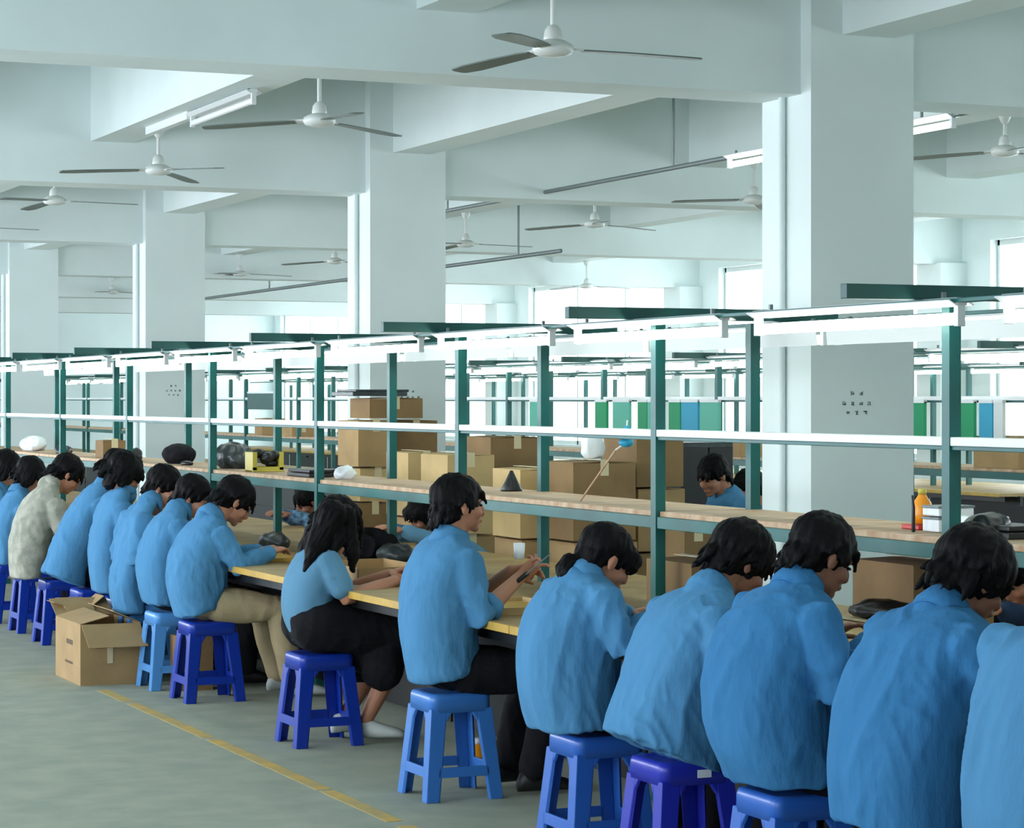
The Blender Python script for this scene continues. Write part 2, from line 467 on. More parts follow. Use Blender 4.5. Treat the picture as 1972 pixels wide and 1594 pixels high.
for k in range(0, 8):
    dup(bench, (XF, YB0 + SEC * k, 0), 'green framed workbench section ' + desc[k], 'sections of the long near bench')
bench2 = make_bench(1.59)
for k in range(0, 17):
    if k == 0: bench2.location = (XF + 4.7, 10.7, 0); bench2['label'] = 'green framed bench section in the second row, nearest to the camera'; bench2['group'] = 'second row bench sections'; continue
    dup(bench2, (XF + 4.7, 10.7 + SEC * k, 0), 'green framed bench section in the second row, %s from the camera' % where[k], 'second row bench sections')
for k in range(0, 12):
    dup(bench2, (XF + 9.4, 19.0 + SEC * k, 0), 'green framed bench section in the third row, %s from the camera' % where[k], 'third row bench sections')
# boards hung on the third row
rr = random.Random(5)
seq = [('panel_green', 'bright green'), ('panel_blue', 'sky blue'), ('panel_teal', 'pale teal'), ('panel_white', 'white'), ('panel_green', 'bright green'), ('panel_teal', 'pale teal'), ('panel_white', 'off-white'), ('panel_teal', 'teal'), ('panel_green', 'deep green'), ('panel_white', 'white'), ('panel_teal', 'pale teal')]
def board(px0, px1, m, txt, z0=1.335, z1=1.585):
    X = 9.06
    a = pX(px1, 800, X).y; c = pX(px0, 800, X).y
    b = nb(); add_box(b, X - .012, X + .012, a, c, z0, z1)
    b2 = put('hanging_board', b, m, None, bevel=.003, loc=(X, (a + c) / 2, z0)); tag(b2, txt, 'board', 'boards hung on the second bench row')
    b = nb(); add_box(b, -.014, .014, -(c - a) / 2, (c - a) / 2, z1 - z0 - .012, z1 - z0 + .01); put('hanging_rail', b, 'white_metal', b2)
board(1022, 1046, 'panel_teal', 'pale teal hanging board, leftmost of the far row')
board(1148, 1170, 'panel_green', 'narrow bright green hanging board left of the blue-topped stick')
board(1182, 1214, 'panel_teal', 'pale teal hanging board above the blue-topped stick')
board(1230, 1248, 'panel_green', 'narrow green hanging board left of the bench post')
board(1249, 1264, 'panel_teal', 'narrow teal hanging board touching the bench post')
board(1290, 1312, 'panel_green', 'bright green hanging board right of the bench post')
board(1314, 1346, 'panel_blue', 'sky blue hanging board between green and teal boards')
board(1350, 1386, 'panel_teal', 'teal hanging board right of the sky blue one')
board(1438, 1456, 'panel_green', 'green hanging board beside the nearest column, on its left')
board(1756, 1782, 'panel_green', 'green hanging board beside the nearest column, on its right')
board(1845, 1878, 'panel_green', 'green hanging board right of the nearest bench post')
board(1888, 1914, 'panel_blue', 'blue hanging board near the right edge')
board(1916, 1934, 'panel_white', 'pale hanging board near the right edge')

board(478, 536, 'green_dark', 'dark green hanging board seen far off above the yellow crate', 1.47, 1.68)
# ------------------------------------------------------------------ plastic stools
def make_stool(m, H=.424, B=.165, T=.125):
    t = thing('plastic_stool', 'x', 'stool')
    def hw(z): return T + (B - T) * (1 - z / H)
    def P(side, u, z, inn=0.0):
        w = hw(z) - inn
        M = Matrix.Rotation(side * PI / 2, 3, 'Z')
        return M @ Vector((u, -w, z))
    def plate(b, side, q, th=.012):
        a = [P(side, u, z) for (u, z) in q]; c = [P(side, u * (1 - th / hw(z)), z, th) for (u, z) in q]
        loft(b, [a, c])
    # seat: rounded top with a rim and apron
    b = nb()
    n = 6; rings = []
    def rr_(w, z, r=.035):
        pts = []
        for (sx, sy, a0) in ((1, 1, 0), (-1, 1, PI / 2), (-1, -1, PI), (1, -1, 3 * PI / 2)):
            for k in range(n + 1):
                a = a0 + PI / 2 * k / n
                pts.append(Vector((sx * (w - r) + r * math.cos(a), sy * (w - r) + r * math.sin(a), z)))
        return pts
    loft(b, [rr_(T + .007, H - .075), rr_(T + .006, H - .02), rr_(T + .002, H - .005), rr_(T - .012, H), rr_(T - .03, H - .004), rr_(.02, H - .006, .01)])
    put('seat', b, m, t, True)
    for k in range(4):
        b = nb()
        lw, lw2 = .066, .054
        top = hw(H - .06); bot = hw(0)
        z1 = H - .06
        plate(b, k, [(-bot, 0), (-bot + lw2, 0), (-top + lw, z1), (-top, z1)])
        plate(b, (k + 3) % 4, [(bot - lw2, 0), (bot, 0), (top, z1), (top - lw, z1)])
        # web that rounds the top corner of the opening
        plate(b, k, [(-top + lw - .004, z1 - .05), (-top + lw + .03, z1), (-top + lw - .004, z1)])
        plate(b, (k + 3) % 4, [(top - lw + .004, z1), (top - lw - .03, z1), (top - lw + .004, z1 - .05)])
        put('leg', b, m, t, bevel=.003)
        b = nb(); za, zb_ = .095, .135
        ua, ub = hw(za) - .045, hw(zb_) - .045
        plate(b, k, [(-ua, za), (ua, za), (ub, zb_), (-ub, zb_)]); put('stretcher', b, m, t, bevel=.002)
    return t
stools = {}
def stool(key, m, X, Y, label):
    t = make_stool(m); t.location = (X, Y, 0); t['label'] = label; t['group'] = 'plastic stools'
    stools[key] = (X, Y)
# ------------------------------------------------------------------ people
def remesh(bm, vox, it=6, fac=.5):
    bmesh.ops.recalc_face_normals(bm, faces=bm.faces)
    me = bpy.data.meshes.new('tmp'); bm.to_mesh(me); bm.free()
    o = bpy.data.objects.new('tmp', me); col.objects.link(o)
    r = o.modifiers.new('r', 'REMESH'); r.mode = 'VOXEL'; r.voxel_size = vox; r.use_smooth_shade = True
    if it:
        s = o.modifiers.new('s', 'SMOOTH'); s.factor = fac; s.iterations = it
    dg = bpy.context.evaluated_depsgraph_get(); dg.update()
    out = bpy.data.meshes.new_from_object(o.evaluated_get(dg))
    bpy.data.objects.remove(o); bpy.data.meshes.remove(me)
    return out
def soft(name, me, m, parent, loc):
    me.materials.clear(); me.materials.append(MATS[m]); me.transform(Matrix.Translation(-Vector(loc))); me.name = name
    for p in me.polygons: p.use_smooth = True
    o = bpy.data.objects.new(name, me); col.objects.link(o); o.parent = parent
    return o
def coords(me):
    n = len(me.vertices); a = np.empty(n * 3); me.vertices.foreach_get('co', a); a = a.reshape(n, 3)
    nn = np.empty(n * 3); me.vertices.foreach_get('normal', nn); return a, nn.reshape(n, 3)
def setco(me, a):
    me.vertices.foreach_set('co', a.reshape(-1)); me.update()
def wrinkle(me, arms, amp=.011, seed=0, up=(0, 0, 1)):
    """soft cloth folds: long drapes along the trunk, short creases round the elbows"""
    a, nn = coords(me); d = np.zeros(len(a))
    off = Vector((seed * 3.1, seed * 1.7, seed))
    for i, p in enumerate(a):
        q = Vector(p)
        wp = noise.noise(q * 2.5 + off) * 1.2
        v = Vector((q.x * 9 + wp, q.y * 9 - wp, q.z * 1.4 + wp)) + off
        r = 1 - abs(noise.noise(v)) * 3.0
        big = noise.noise(Vector((q.x * 3.5, q.y * 3.5, q.z * 2)) - off)
        gate = max(0.0, noise.noise(q * 3.3 + off * 2) + .15)
        r2 = 1 - abs(noise.noise(Vector((q.x * 20 + q.z * 9, q.y * 16, q.z * 5 - q.x * 4)) - off)) * 3.0
        d[i] = amp * (.6 * max(r, -.4) + .6 * big) + amp * .8 * gate * max(r2, -.4)
    for A in arms:
        S_, E_, W_ = [np.array(Vector(v)) for v in A[:3]]
        for (c, ax, rad, k) in ((E_, (E_ - S_), .13, 1.0), (E_, (W_ - E_), .12, .8), (S_ * .8 + E_ * .2, np.array((.5, 0, -.9)), .15, .7)):
            L = np.linalg.norm(ax)
            if L < 1e-4: continue
            ax = ax / L; rel = a - c; t = rel @ ax; dist = np.linalg.norm(rel, axis=1)
            u = t * 62 + 3.0 * np.sin(rel[:, 1] * 19 + seed) + 2.2 * np.sin(rel[:, 0] * 27 + rel[:, 2] * 13 + seed * 2)
            msk = .35 + .65 * np.clip(np.sin(rel[:, 1] * 31 + rel[:, 2] * 23 + seed) + .4, 0, 1)
            d += amp * k * .75 * msk * (1 - 1.7 * np.abs(np.sin(u * .5))) * np.exp(-(dist / rad) ** 2)
    setco(me, a + nn * d[:, None])
def hairnoise(me, M, amp=.007, seed=0):
    a, nn = coords(me); Mi = M.inverted()
    d = np.zeros(len(a)); off = Vector((seed, seed * 2.3, 0))
    for i, p in enumerate(a):
        q = Mi @ Vector(p)
        r = noise.noise(Vector((q.x * 60, q.y * 60, q.z * 12)) + off)
        low = 1.0 if q.z < 0.02 else .5
        d[i] = amp * r * low * 1.5 + amp * .8 * noise.noise(q * 22 + off)
    setco(me, a + nn * d[:, None])
def hand(bm, w, d, n, side, curl=.5, s=1.0):
    """w wrist, d pointing direction, n palm normal (down side), side = +1 thumb towards d x n"""
    d = Vector(d).normalized(); n = Vector(n); n = (n - d * n.dot(d)).normalized(); l = d.cross(n).normalized() * side
    w = Vector(w)
    c = w + d * .05 * s
    rings = []
    for (u, hw_, ht) in ((-.012, .026, .020), (.02, .032, .017), (.055, .041, .015), (.088, .040, .012)):
        rings.append([w + d * u * s + l * hw_ * s * math.cos(t) + n * ht * s * math.sin(t) for t in [2 * PI * k / 12 for k in range(12)]])
    loft(bm, rings)
    for i, (ln, o) in enumerate(((.068, .030), (.078, .010), (.072, -.011), (.056, -.030))):
        p = w + d * .082 * s + l * o * s
        a = curl * (.7 + .1 * i); pts = [p - d * .012]; dd = d.copy()
        for seg in (.44, .32, .24):
            dd = (Matrix.Rotation(-a * 1.0, 3, l * side) @ dd) if False else (dd * math.cos(a) + n * math.sin(a)).normalized()
            nn_ = n
            p = p + dd * ln * seg * s; pts.append(p.copy()); n2 = (n - dd * n.dot(dd))
            a = a * 1.0
            n = n2.normalized() if n2.length > .05 else n
        n = Vector(nn_) if False else n
        tube(bm, pts, [.0088 * s, .0086 * s, .008 * s, .0072 * s], 8)
        n = (Vector(l).cross(d) * (1 if (Vector(l).cross(d)).dot(n) > 0 else -1)).normalized()
    p = w + d * .02 * s + l * .026 * s
    tube(bm, [p, p + (d * .45 + l * .75 + n * .3).normalized() * .035 * s, p + (d * .45 + l * .75 + n * .3).normalized() * .035 * s + (d * .9 + l * .15 + n * .45).normalized() * .034 * s,
              p + (d * .45 + l * .75 + n * .3).normalized() * .035 * s + (d * .9 + l * .15 + n * .45).normalized() * .058 * s], [.0125 * s, .011 * s, .0095 * s, .008 * s], 8)
def headM(c, s, pitch, yaw, roll=0):
    R = Matrix.Rotation(0 if s > 0 else PI, 4, 'Z') @ Matrix.Rotation(math.radians(yaw), 4, 'Z') @ Matrix.Rotation(math.radians(pitch), 4, 'Y') @ Matrix.Rotation(math.radians(roll), 4, 'X')
    return Matrix.Translation(c) @ R
def person(spec):
    """stations: list of (back, front, halfwidth) with back/front as world (X,z) pairs; all pixel work is done before"""
    s = spec.get('s', 1); Y = spec['Y']; vox = spec.get('vox', .008); seed = spec.get('seed', 1)
    st = spec['st']; loc = Vector((spec['seat'][0], Y, 0))
    root = thing('person', spec['label'], 'person', loc, spec.get('group'))
    def rings(scale, extra=0.0, sub=3):
        # interpolate stations (Catmull-Rom) for a smooth silhouette
        keys = []
        for (bk, fr, hw_, *yo) in st:
            cx_, cz = (bk[0] + fr[0]) / 2, (bk[1] + fr[1]) / 2; ax, az = (fr[0] - bk[0]) / 2, (fr[1] - bk[1]) / 2
            keys.append((cx_, cz, ax, az, hw_, yo[0] if yo else 0.0))
        K = np.array(keys); out = []
        for i in range(len(K) - 1):
            p0, p1, p2, p3 = K[max(i - 1, 0)], K[i], K[i + 1], K[min(i + 2, len(K) - 1)]
            for k in range(sub):
                t = k / sub
                out.append(.5 * ((2 * p1) + (-p0 + p2) * t + (2 * p0 - 5 * p1 + 4 * p2 - p3) * t * t + (-p0 + 3 * p1 - 3 * p2 + p3) * t ** 3))
        out.append(K[-1]); R = []
        for (cx_, cz, ax, az, hw_, yo) in out:
            ring_ = []
            for k in range(28):
                t = 2 * PI * k / 28; ct, st_ = math.cos(t), math.sin(t)
                ct = math.copysign(abs(ct) ** .85, ct); st_ = math.copysign(abs(st_) ** .85, st_)
                ring_.append(Vector((cx_ + ax * ct * scale, Y + yo + hw_ * st_ * scale, cz + az * ct * scale)))
            R.append(ring_)
        return R
    # key joints
    top = st[-1]; neck0 = Vector(((top[0][0] + top[1][0]) / 2, Y, (top[0][1] + top[1][1]) / 2))
    hc = Vector(spec['head']); hs = spec.get('hs', 1.0)
    M = headM(hc, s, spec.get('pitch', 20), spec.get('yaw', 0), spec.get('roll', 0)) @ Matrix.Scale(hs, 4)
    M3 = M.to_3x3()
    skin = spec.get('skin', 'skin')
    hipX, seatz = spec['seat']
    arms = spec['arms']                       # two lists of three points: shoulder, elbow, wrist
    # ---- body (skin): torso core, neck, head, arms, hands, legs, feet in ONE continuous surface
    b = nb()
    loft(b, rings(.80)[1:])
    # head
    def E(c, r): ell(b, M @ Vector(c), r, M3, 18, 12)
    E((-.015, 0, .03), (.094, .074, .082)); E((.028, 0, -.028), (.058, .056, .075)); E((.022, 0, -.062), (.06, .05, .045)); E((.064, 0, -.094), (.020, .022, .018))
    E((.068, 0, .018), (.022, .046, .014)); E((.084, 0, -.064), (.012, .023, .011))
    E((.055, .036, -.032), (.028, .022, .024)); E((.055, -.036, -.032), (.028, .022, .024))
    tube(b, [M @ Vector((.082, 0, .012)), M @ Vector((.097, 0, -.02)), M @ Vector((.096, 0, -.033))], [.008 * hs, .012 * hs, .015 * hs], 10)
    for q in (-1, 1):
        E((-.008, q * .076, -.012), (.018, .009, .031)); E((-.013, q * .083, -.004), (.009, .006, .022))
    tube(b, [neck0 - Vector((0, 0, .03)), neck0.lerp(M @ Vector((-.025, 0, -.06)), .6), M @ Vector((-.02, 0, -.05))], [.064 * hs, .058 * hs, .057 * hs], 16)
    hd = spec.get('hands', [None, None])
    for k, A in enumerate(arms):
        A = [Vector(p) for p in A]
        dwr = (A[2] - A[1]).normalized()
        tube(b, [A[0], A[0].lerp(A[1], .5), A[1], A[1].lerp(A[2], .3), A[2]], [.046, .043, .037, .039, .026], 12)
        hspec = hd[k] or {}
        hand(b, A[2], hspec.get('d', dwr), hspec.get('n', Vector((0, 0, -1))), hspec.get('side', 1 if k == 0 else -1), hspec.get('curl', .5), spec.get('handscale', 1.0))
    legs = spec['legs']
    for Lg in legs:
        Lg = [Vector(p) for p in Lg]
        tube(b, [Lg[0], Lg[0].lerp(Lg[1], .5), Lg[1], Lg[1].lerp(Lg[2], .35), Lg[2]], [.072, .064, .05, .052, .034], 12)
        fd = Vector(Lg[3]) - Lg[2]; fd.z = 0; fd.normalize()
        tube(b, [Lg[2] + Vector((0, 0, -.03)) - fd * .02, Lg[2] + Vector((0, 0, -.045)) + fd * .08, Lg[2] + Vector((0, 0, -.055)) + fd * .15], [.032, .028, .02], 10)
    soft('body', remesh(b, spec.get('bvox', .0062), 3), skin, root, loc)
    # ---- shirt
    b = nb(); loft(b, rings(1.0))
    nd = (Vector(M @ Vector((-.02, 0, -.06))) - neck0).normalized()
    if spec.get('collar', True): tube(b, [neck0 - nd * .05, neck0 - nd * .012], [.062, .050], 18)
    sl = spec.get('sleeve', [1.0, 1.0]); sr = spec.get('sleeve_r', (.066, .062, .058, .052))
    for k, A in enumerate(arms):
        A = [Vector(p) for p in A]; pts = [A[0], A[0].lerp(A[1], .5), A[1]]; rd = [sr[0], sr[1], sr[2]]
        L = sl[k]
        if L < .5: pts = [A[0], A[0].lerp(A[1], .35), A[0].lerp(A[1], .7)]; rd = [sr[0], sr[1], sr[1]]
        elif L < .95: pts += [A[1].lerp(A[2], L - .5)]; rd += [sr[3] * 1.12]
        else: pts += [A[1].lerp(A[2], .5), A[1].lerp(A[2], .93)]; rd += [sr[3] * 1.05, sr[3] * .85]
        # shoulder yoke joins sleeve and trunk
        inn = Vector((A[0].x, Y + (A[0].y - Y) * .35, A[0].z - .01))
        tube(b, [inn] + pts, [sr[0] * 1.0] + rd, 14)
    me = remesh(b, vox, spec.get('sm', 4))
    wrinkle(me, arms, spec.get('amp', .0105), seed)
    sh = soft('shirt', me, spec.get('shirt', 'smock_blue'), root, loc)
    # collar
    if spec.get('collar', True):
        b = nb(); ax = (Vector(M @ Vector((-.02, 0, -.06))) - neck0).normalized(); ax = (ax * .75 + Vector((0, 0, .45))).normalized(); a1, a2 = frame(ax)
        c0 = neck0 + ax * .004; R = []; cs = .9 if spec.get('vox', .008) > .009 else 1.0
        for (h, r) in ((-.045, .070), (.0, .066), (.020, .061), (.026, .062), (.020, .067), (.0, .076), (-.022, .085), (-.045, .084)):
            R.append([c0 + ax * (h + .008 * math.sin(t * 2)) + (a1 * math.cos(t) + a2 * math.sin(t)) * r * cs for t in [2 * PI * k / 28 for k in range(28)]])
        bmesh_r = [[b.verts.new(p) for p in r] for r in R]
        for i in range(len(bmesh_r)):
            A_, B_ = bmesh_r[i], bmesh_r[(i + 1) % len(bmesh_r)]
            for k in range(28): b.faces.new((A_[k], A_[(k + 1) % 28], B_[(k + 1) % 28], B_[k]))
        me = bpy.data.meshes.new('c'); bmesh.ops.recalc_face_normals(b, faces=b.faces); b.to_mesh(me); b.free()
        soft('collar', me, spec.get('shirt', 'smock_blue'), sh, loc).location = (0, 0, 0)
    for k, c_ in enumerate(spec.get('cuffs', ())):
        A = [Vector(p) for p in arms[c_[0]]]; p = A[1].lerp(A[2], c_[1]) if c_[1] >= 0 else A[0].lerp(A[1], 1 + c_[1])
        dd = (A[2] - A[1]).normalized() if c_[1] >= 0 else (A[1] - A[0]).normalized()
        b = nb(); tube(b, [p - dd * .022, p - dd * .01, p + dd * .01, p + dd * .022], [.055, .062, .061, .054], 18, ends=False)
        me = remesh(b, .006, 3); wrinkle(me, [], .005, seed + 3); soft('cuff', me, spec.get('shirt', 'smock_blue'), sh, loc).location = (0, 0, 0)
    # ---- trousers / skirt
    b = nb()
    tw = spec.get('hipw', .17)
    ell(b, (hipX + .01 * s, Y, seatz + .105), (.15, tw, .105), None, 20, 12)
    if spec.get('skirt'):
        for (p0, r0, p1, r1) in spec['skirt']:
            tube(b, [p0, Vector(p0).lerp(Vector(p1), .5), p1], [r0, (r0 + r1) / 2, r1], 18)
    else:
        for Lg in legs:
            Lg = [Vector(p) for p in Lg]
            tube(b, [Lg[0], Lg[0].lerp(Lg[1], .5), Lg[1], Lg[1].lerp(Lg[2], .4), Lg[1].lerp(Lg[2], .95)], [.098, .088, .074, .07, .062], 16)
    me = remesh(b, max(vox, .008), 6); wrinkle(me, legs if not spec.get('skirt') else [], .006, seed + 9)
    soft('skirt' if spec.get('skirt') else 'trousers', me, spec.get('pants', 'dark_cloth'), root, loc)
    # ---- shoes
    for Lg in legs:
        p = Vector(Lg[2]); fd = Vector(Lg[3]) - p; zz = fd.z; fd.z = 0; fd.normalize(); lat = Vector((-fd.y, fd.x, 0))
        b = nb(); R = []
        base = p.z - .075
        for (u, w_, h) in ((-.065, .022, .05), (-.05, .033, .085), (0, .037, .1), (.06, .04, .075), (.12, .044, .055), (.165, .036, .04), (.185, .018, .03)):
            c = p + fd * u; c.z = base
            R.append([c + lat * w_ * math.cos(t) * (1.0) + Vector((0, 0, h / 2 + (h / 2) * math.sin(t))) for t in [2 * PI * k / 14 for k in range(14)]])
        loft(b, R); put('shoe', b, spec.get('shoes', 'shoe_black'), root, True, loc=loc).location = (0, 0, 0)
    # ---- eyes
    for q in (-1, 1):
        b = nb(); ell(b, M @ Vector((.0795, q * .029, -.002)), (.007, .013, .005), M3, 10, 6); put('eye', b, 'eye', root, True, loc=loc).location = (0, 0, 0)
    # ---- hair
    style = spec.get('hair', 'short'); fl = spec.get('fluff', 1.0)
    b = nb()
    def Hh(c, r): ell(b, M @ Vector(c), tuple(v * 1.0 for v in r), M3, 20, 12)
    Hh((-.022, 0, .038 + .006 * (fl - 1)), (.105 * fl, .087 * fl, .092 * fl))
    Hh((-.055, 0, -.012), (.060 * fl, .076 * fl, .078)); Hh((.048, 0, .066), (.038, .060, .028))
    for q in (-1, 1): Hh((-.025, q * .066 * fl, .03), (.052, .022 * fl, .04)); Hh((.028, q * .066 * fl, .022), (.010, .012, .034))
    Hh((-.05, 0, -.065), (.035, .05, .05))
    if style in ('bob', 'fluffy', 'long', 'pony'):
        Hh((.068, 0, .056), (.028, .058, .028))
    if style in ('bob', 'fluffy'):
        for q in (-1, 1): Hh((-.012, q * .078, -.02), (.055, .024, .075)); Hh((.045, q * .062, .035), (.04, .025, .045))
        Hh((-.05, 0, -.08), (.045, .068, .06))
    if style == 'pony':
        Hh((.085, 0, .045), (.04, .055, .035)); Hh((.09, 0, .02), (.026, .05, .03)); Hh((-.05, 0, -.03), (.05, .066, .05))
        for q in (-1, 1): Hh((.05, q * .06, .035), (.045, .02, .035))
    for (pts, rd) in spec.get('locks', ()): tube(b, pts, rd, 14)
    rr = random.Random(seed)
    if style != 'pony':                                                  # jagged tips round nape, sides and fringe
        for _ in range(spec.get('tufts', 46)):
            a = rr.uniform(-2.5, 2.5) + PI
            if abs(a - PI) < 2.2:
                p0 = Vector((-.022 + .095 * fl * math.cos(a), .082 * fl * math.sin(a), rr.uniform(-.06, .0) if abs(a - PI) < 1.3 else rr.uniform(.0, .05)))
            else: p0 = Vector((.085, rr.uniform(-.05, .05), .05))
            if abs(p0.y) > .055 and p0.x > -.06 and style == 'short': p0.z = rr.uniform(.03, .06)
            dn = Vector((p0.x * .12 + rr.uniform(-.012, .012), p0.y * .1 + rr.uniform(-.01, .01), -rr.uniform(.03, .055)))
            tube(b, [M @ (p0 * .93), M @ (p0 * .98 + dn * .5), M @ (p0 * .99 + dn)], [.015, .011, .004], 7)
    me = remesh(b, spec.get('hvox', .005), 3); hairnoise(me, M, spec.get('hamp', .006), seed)
    soft('hair', me, 'hair', root, loc)
    if spec.get('tie'):
        b = nb(); p, d_ = spec['tie']; a1, a2 = frame(d_)
        loft(b, [[Vector(p) + Vector(d_).normalized() * h + (a1 * math.cos(t) + a2 * math.sin(t)) * r for t in [2 * PI * k / 16 for k in range(16)]] for (h, r) in ((-.008, .02), (0, .026), (.008, .02))])
        put('hair_tie', b, 'black_plastic', root, True, loc=loc).location = (0, 0, 0)
    return root

def spec_px(key, Y, L, head, arm, arm2=None, stx=None, **kw):
    """measure the stations of a seated worker off the photo, in the worker's own upright plane"""
    st = []
    for (lx, ly, rx, ry, hw_) in L:
        A = pY(lx, ly, Y); B = pY(rx, ry, Y)
        cx_, cz = (A.x + B.x) / 2, (A.z + B.z) / 2; ax, az = (B.x - A.x) / 2, (B.z - A.z) / 2
        k = math.sqrt(max(ax * ax - (hw_ * .40) ** 2, (.55 * ax) ** 2)) / abs(ax)
        st.append(((cx_ - ax * k, cz - az * k), (cx_ + ax * k, cz + az * k), hw_))
    hc = pY(head[0], head[1], Y)
    X, _ = stools.get(key, (3.70, Y))
    if stx: X = stx
    def AR(arm, sg):
        return [pY(arm[0][0], arm[0][1], Y - sg * arm[0][2]), pY(arm[1][0], arm[1][1], Y - sg * arm[1][2]), pY(arm[2][0], arm[2][1], Y - sg * arm[2][2])]
    near = AR(arm, 1)
    far = AR(arm2, 1) if arm2 else [Vector((p.x, 2 * Y - p.y, p.z)) for p in near]
    seat = .424
    legs = kw.pop('legs', None)
    if not legs:
        kx = kw.pop('kneex', X + .42); fx = kw.pop('footx', kx - .04)
        legs = [[Vector((X + .05, Y + q * .09, seat + .085)), Vector((kx, Y + q * kw.get('knees', .12), seat + .06)), Vector((fx, Y + q * .13, .09)), Vector((fx + .2, Y + q * .15, .06))] for q in (-1, 1)]
        kw.pop('knees', None)
    d = dict(Y=Y, st=st, head=hc, arms=[near, far], legs=legs, seat=(X, seat), seed=int(Y * 10) % 17)
    d.update(kw); return d

S = [  # key, plastic, X, Y, label
    ('p5', 'blue_plastic_soft', 3.69, 9.15, 'medium blue plastic stool with an orange bottle behind it'),
    ('p4', 'blue_plastic_mid', 3.70, 7.80, 'blue plastic stool under the ponytailed worker'),
    ('p3', 'blue_plastic_violet', 3.70, 7.15, 'violet blue plastic stool under the stooping worker with the flared smock'),
    ('p2', 'blue_plastic_mid', 3.70, 6.42, 'blue plastic stool with only its rounded top edge showing at the bottom'),
    ('p1', 'blue_plastic_mid', 3.70, 5.68, 'blue stool hidden under the large-haired worker at lower right'),
    ('p0', 'blue_plastic_mid', 3.70, 5.02, 'blue stool below the frame at the right edge'),
    ('p6', 'blue_plastic_dark', 3.69, 10.78, 'deep blue plastic stool under the long-haired worker'),
    ('p7', 'blue_plastic_dark', 3.68, 12.58, 'dark blue plastic stool under the worker in khaki trousers'),
    ('p8', 'blue_plastic_light', 3.66, 13.2, 'pale blue plastic stool right of the cardboard box'),
    ('p9', 'blue_plastic_light', 3.66, 13.75, 'pale blue stool directly behind the cardboard box'),
    ('p10', 'blue_plastic_dark', 3.70, 14.3, 'dark blue stool behind the pale one near the box'),
    ('p11', 'blue_plastic_dark', 3.66, 15.0, 'dark blue stool left of the cardboard box'),
    ('p12', 'blue_plastic_dark', 3.66, 15.9, 'deep blue stool under the grey-smocked worker'),
    ('p13', 'blue_plastic_dark', 3.68, 16.75, 'deep blue stool at the left edge behind the grey-smocked worker'),
    ('p14', 'blue_plastic_dark', 3.68, 17.55, 'furthest blue stool at the left edge'),
]
for a in S: stool(*a)
for o_ in [o for o in scene.objects if o.type == 'EMPTY' and o.get('label', '').startswith('violet blue')]:
    b = nb(); add_box(b, -.005, .045, -.1345, -.1325, .372, .398); put('sticker', b, 'white_plastic', o_)

P = []
P.append(spec_px('p5', 9.15, [(790, 1318, 925, 1270, .18), (776, 1240, 915, 1228, .185), (772, 1160, 912, 1168, .19), (778, 1105, 915, 1118, .195), (797, 1062, 915, 1078, .20), (822, 1038, 905, 1052, .155), (845, 1024, 893, 1034, .08)],
    (886, 972), ((900, 1082, .17), (925, 1185, .20), (1000, 1112, .06)), ((875, 1075, -.17), (905, 1165, -.20), (985, 1098, -.02)), pitch=0, yaw=0, hair='short', fluff=1.03, locks=[([pY(872, 985, 9.15), pY(862, 1010, 9.15), pY(858, 1026, 9.15)], [.055, .045, .02])], sleeve=[.72, .72], cuffs=((0, .2), (1, .2)),
    label='worker sitting upright in blue smock with rolled sleeves, holding a tool', footx=4.0, kneex=4.10, shirt='smock_blue', hands=[{'curl': .75, 'd': (.8, .1, .55), 'n': (-.3, .9, .2), 'side': -1}, {'curl': .6, 'd': (1, -.2, .1), 'n': (0, -.6, -.8), 'side': 1}]))
pt = pY(1095, 1092, 7.8)
P.append(spec_px('p4', 7.8, [(1022, 1408, 1170, 1385, .19), (1004, 1335, 1180, 1340, .20), (1000, 1262, 1185, 1270, .20), (1012, 1192, 1190, 1210, .205), (1040, 1140, 1195, 1168, .20), (1075, 1108, 1180, 1138, .15), (1108, 1092, 1160, 1118, .08)],
    (1168, 1078), ((1165, 1158, .20), (1198, 1242, .25), (1262, 1192, .10)), pitch=30, hair='pony', fluff=1.0, shirt='smock_blue',
    locks=[([pY(1118, 1078, 7.8), pY(1100, 1083, 7.8), pY(1090, 1098, 7.8), pY(1088, 1112, 7.8)], [.022, .034, .04, .026])],
    label='worker in blue smock with a short black ponytail, bent over the bench'))
P.append(spec_px('p3', 7.15, [(1170, 1402, 1375, 1490, .22), (1190, 1340, 1378, 1400, .215), (1212, 1272, 1375, 1320, .21), (1240, 1202, 1385, 1260, .21), (1275, 1152, 1395, 1205, .20), (1320, 1127, 1405, 1165, .15), (1352, 1114, 1400, 1142, .08)],
    (1428, 1083), ((1385, 1200, .19), (1392, 1305, .23), (1470, 1255, .10)), pitch=34, hair='short', fluff=1.14, locks=[([pY(1400, 1085, 7.15), pY(1372, 1105, 7.15), pY(1350, 1118, 7.15)], [.06, .04, .012])], shirt='smock_blue', seed=4, skin='skin_dark',
    label='worker in flared blue smock stooping far forward, chin-length black hair'))
P.append(spec_px('p2', 6.42, [(1412, 1512, 1595, 1490, .20), (1380, 1440, 1595, 1450, .21), (1364, 1352, 1590, 1370, .21), (1372, 1270, 1598, 1292, .21), (1400, 1202, 1605, 1225, .21), (1442, 1150, 1600, 1180, .18), (1490, 1120, 1585, 1150, .13), (1520, 1106, 1568, 1132, .08)],
    (1586, 1072), ((1580, 1195, .20), (1608, 1325, .25), (1672, 1238, .12)), pitch=26, hair='short', fluff=1.04, shirt='smock_blue_deep', skin='skin_dark', seed=6,
    label='short-haired worker in blue smock, dark profile above a bulging back, third from right'))
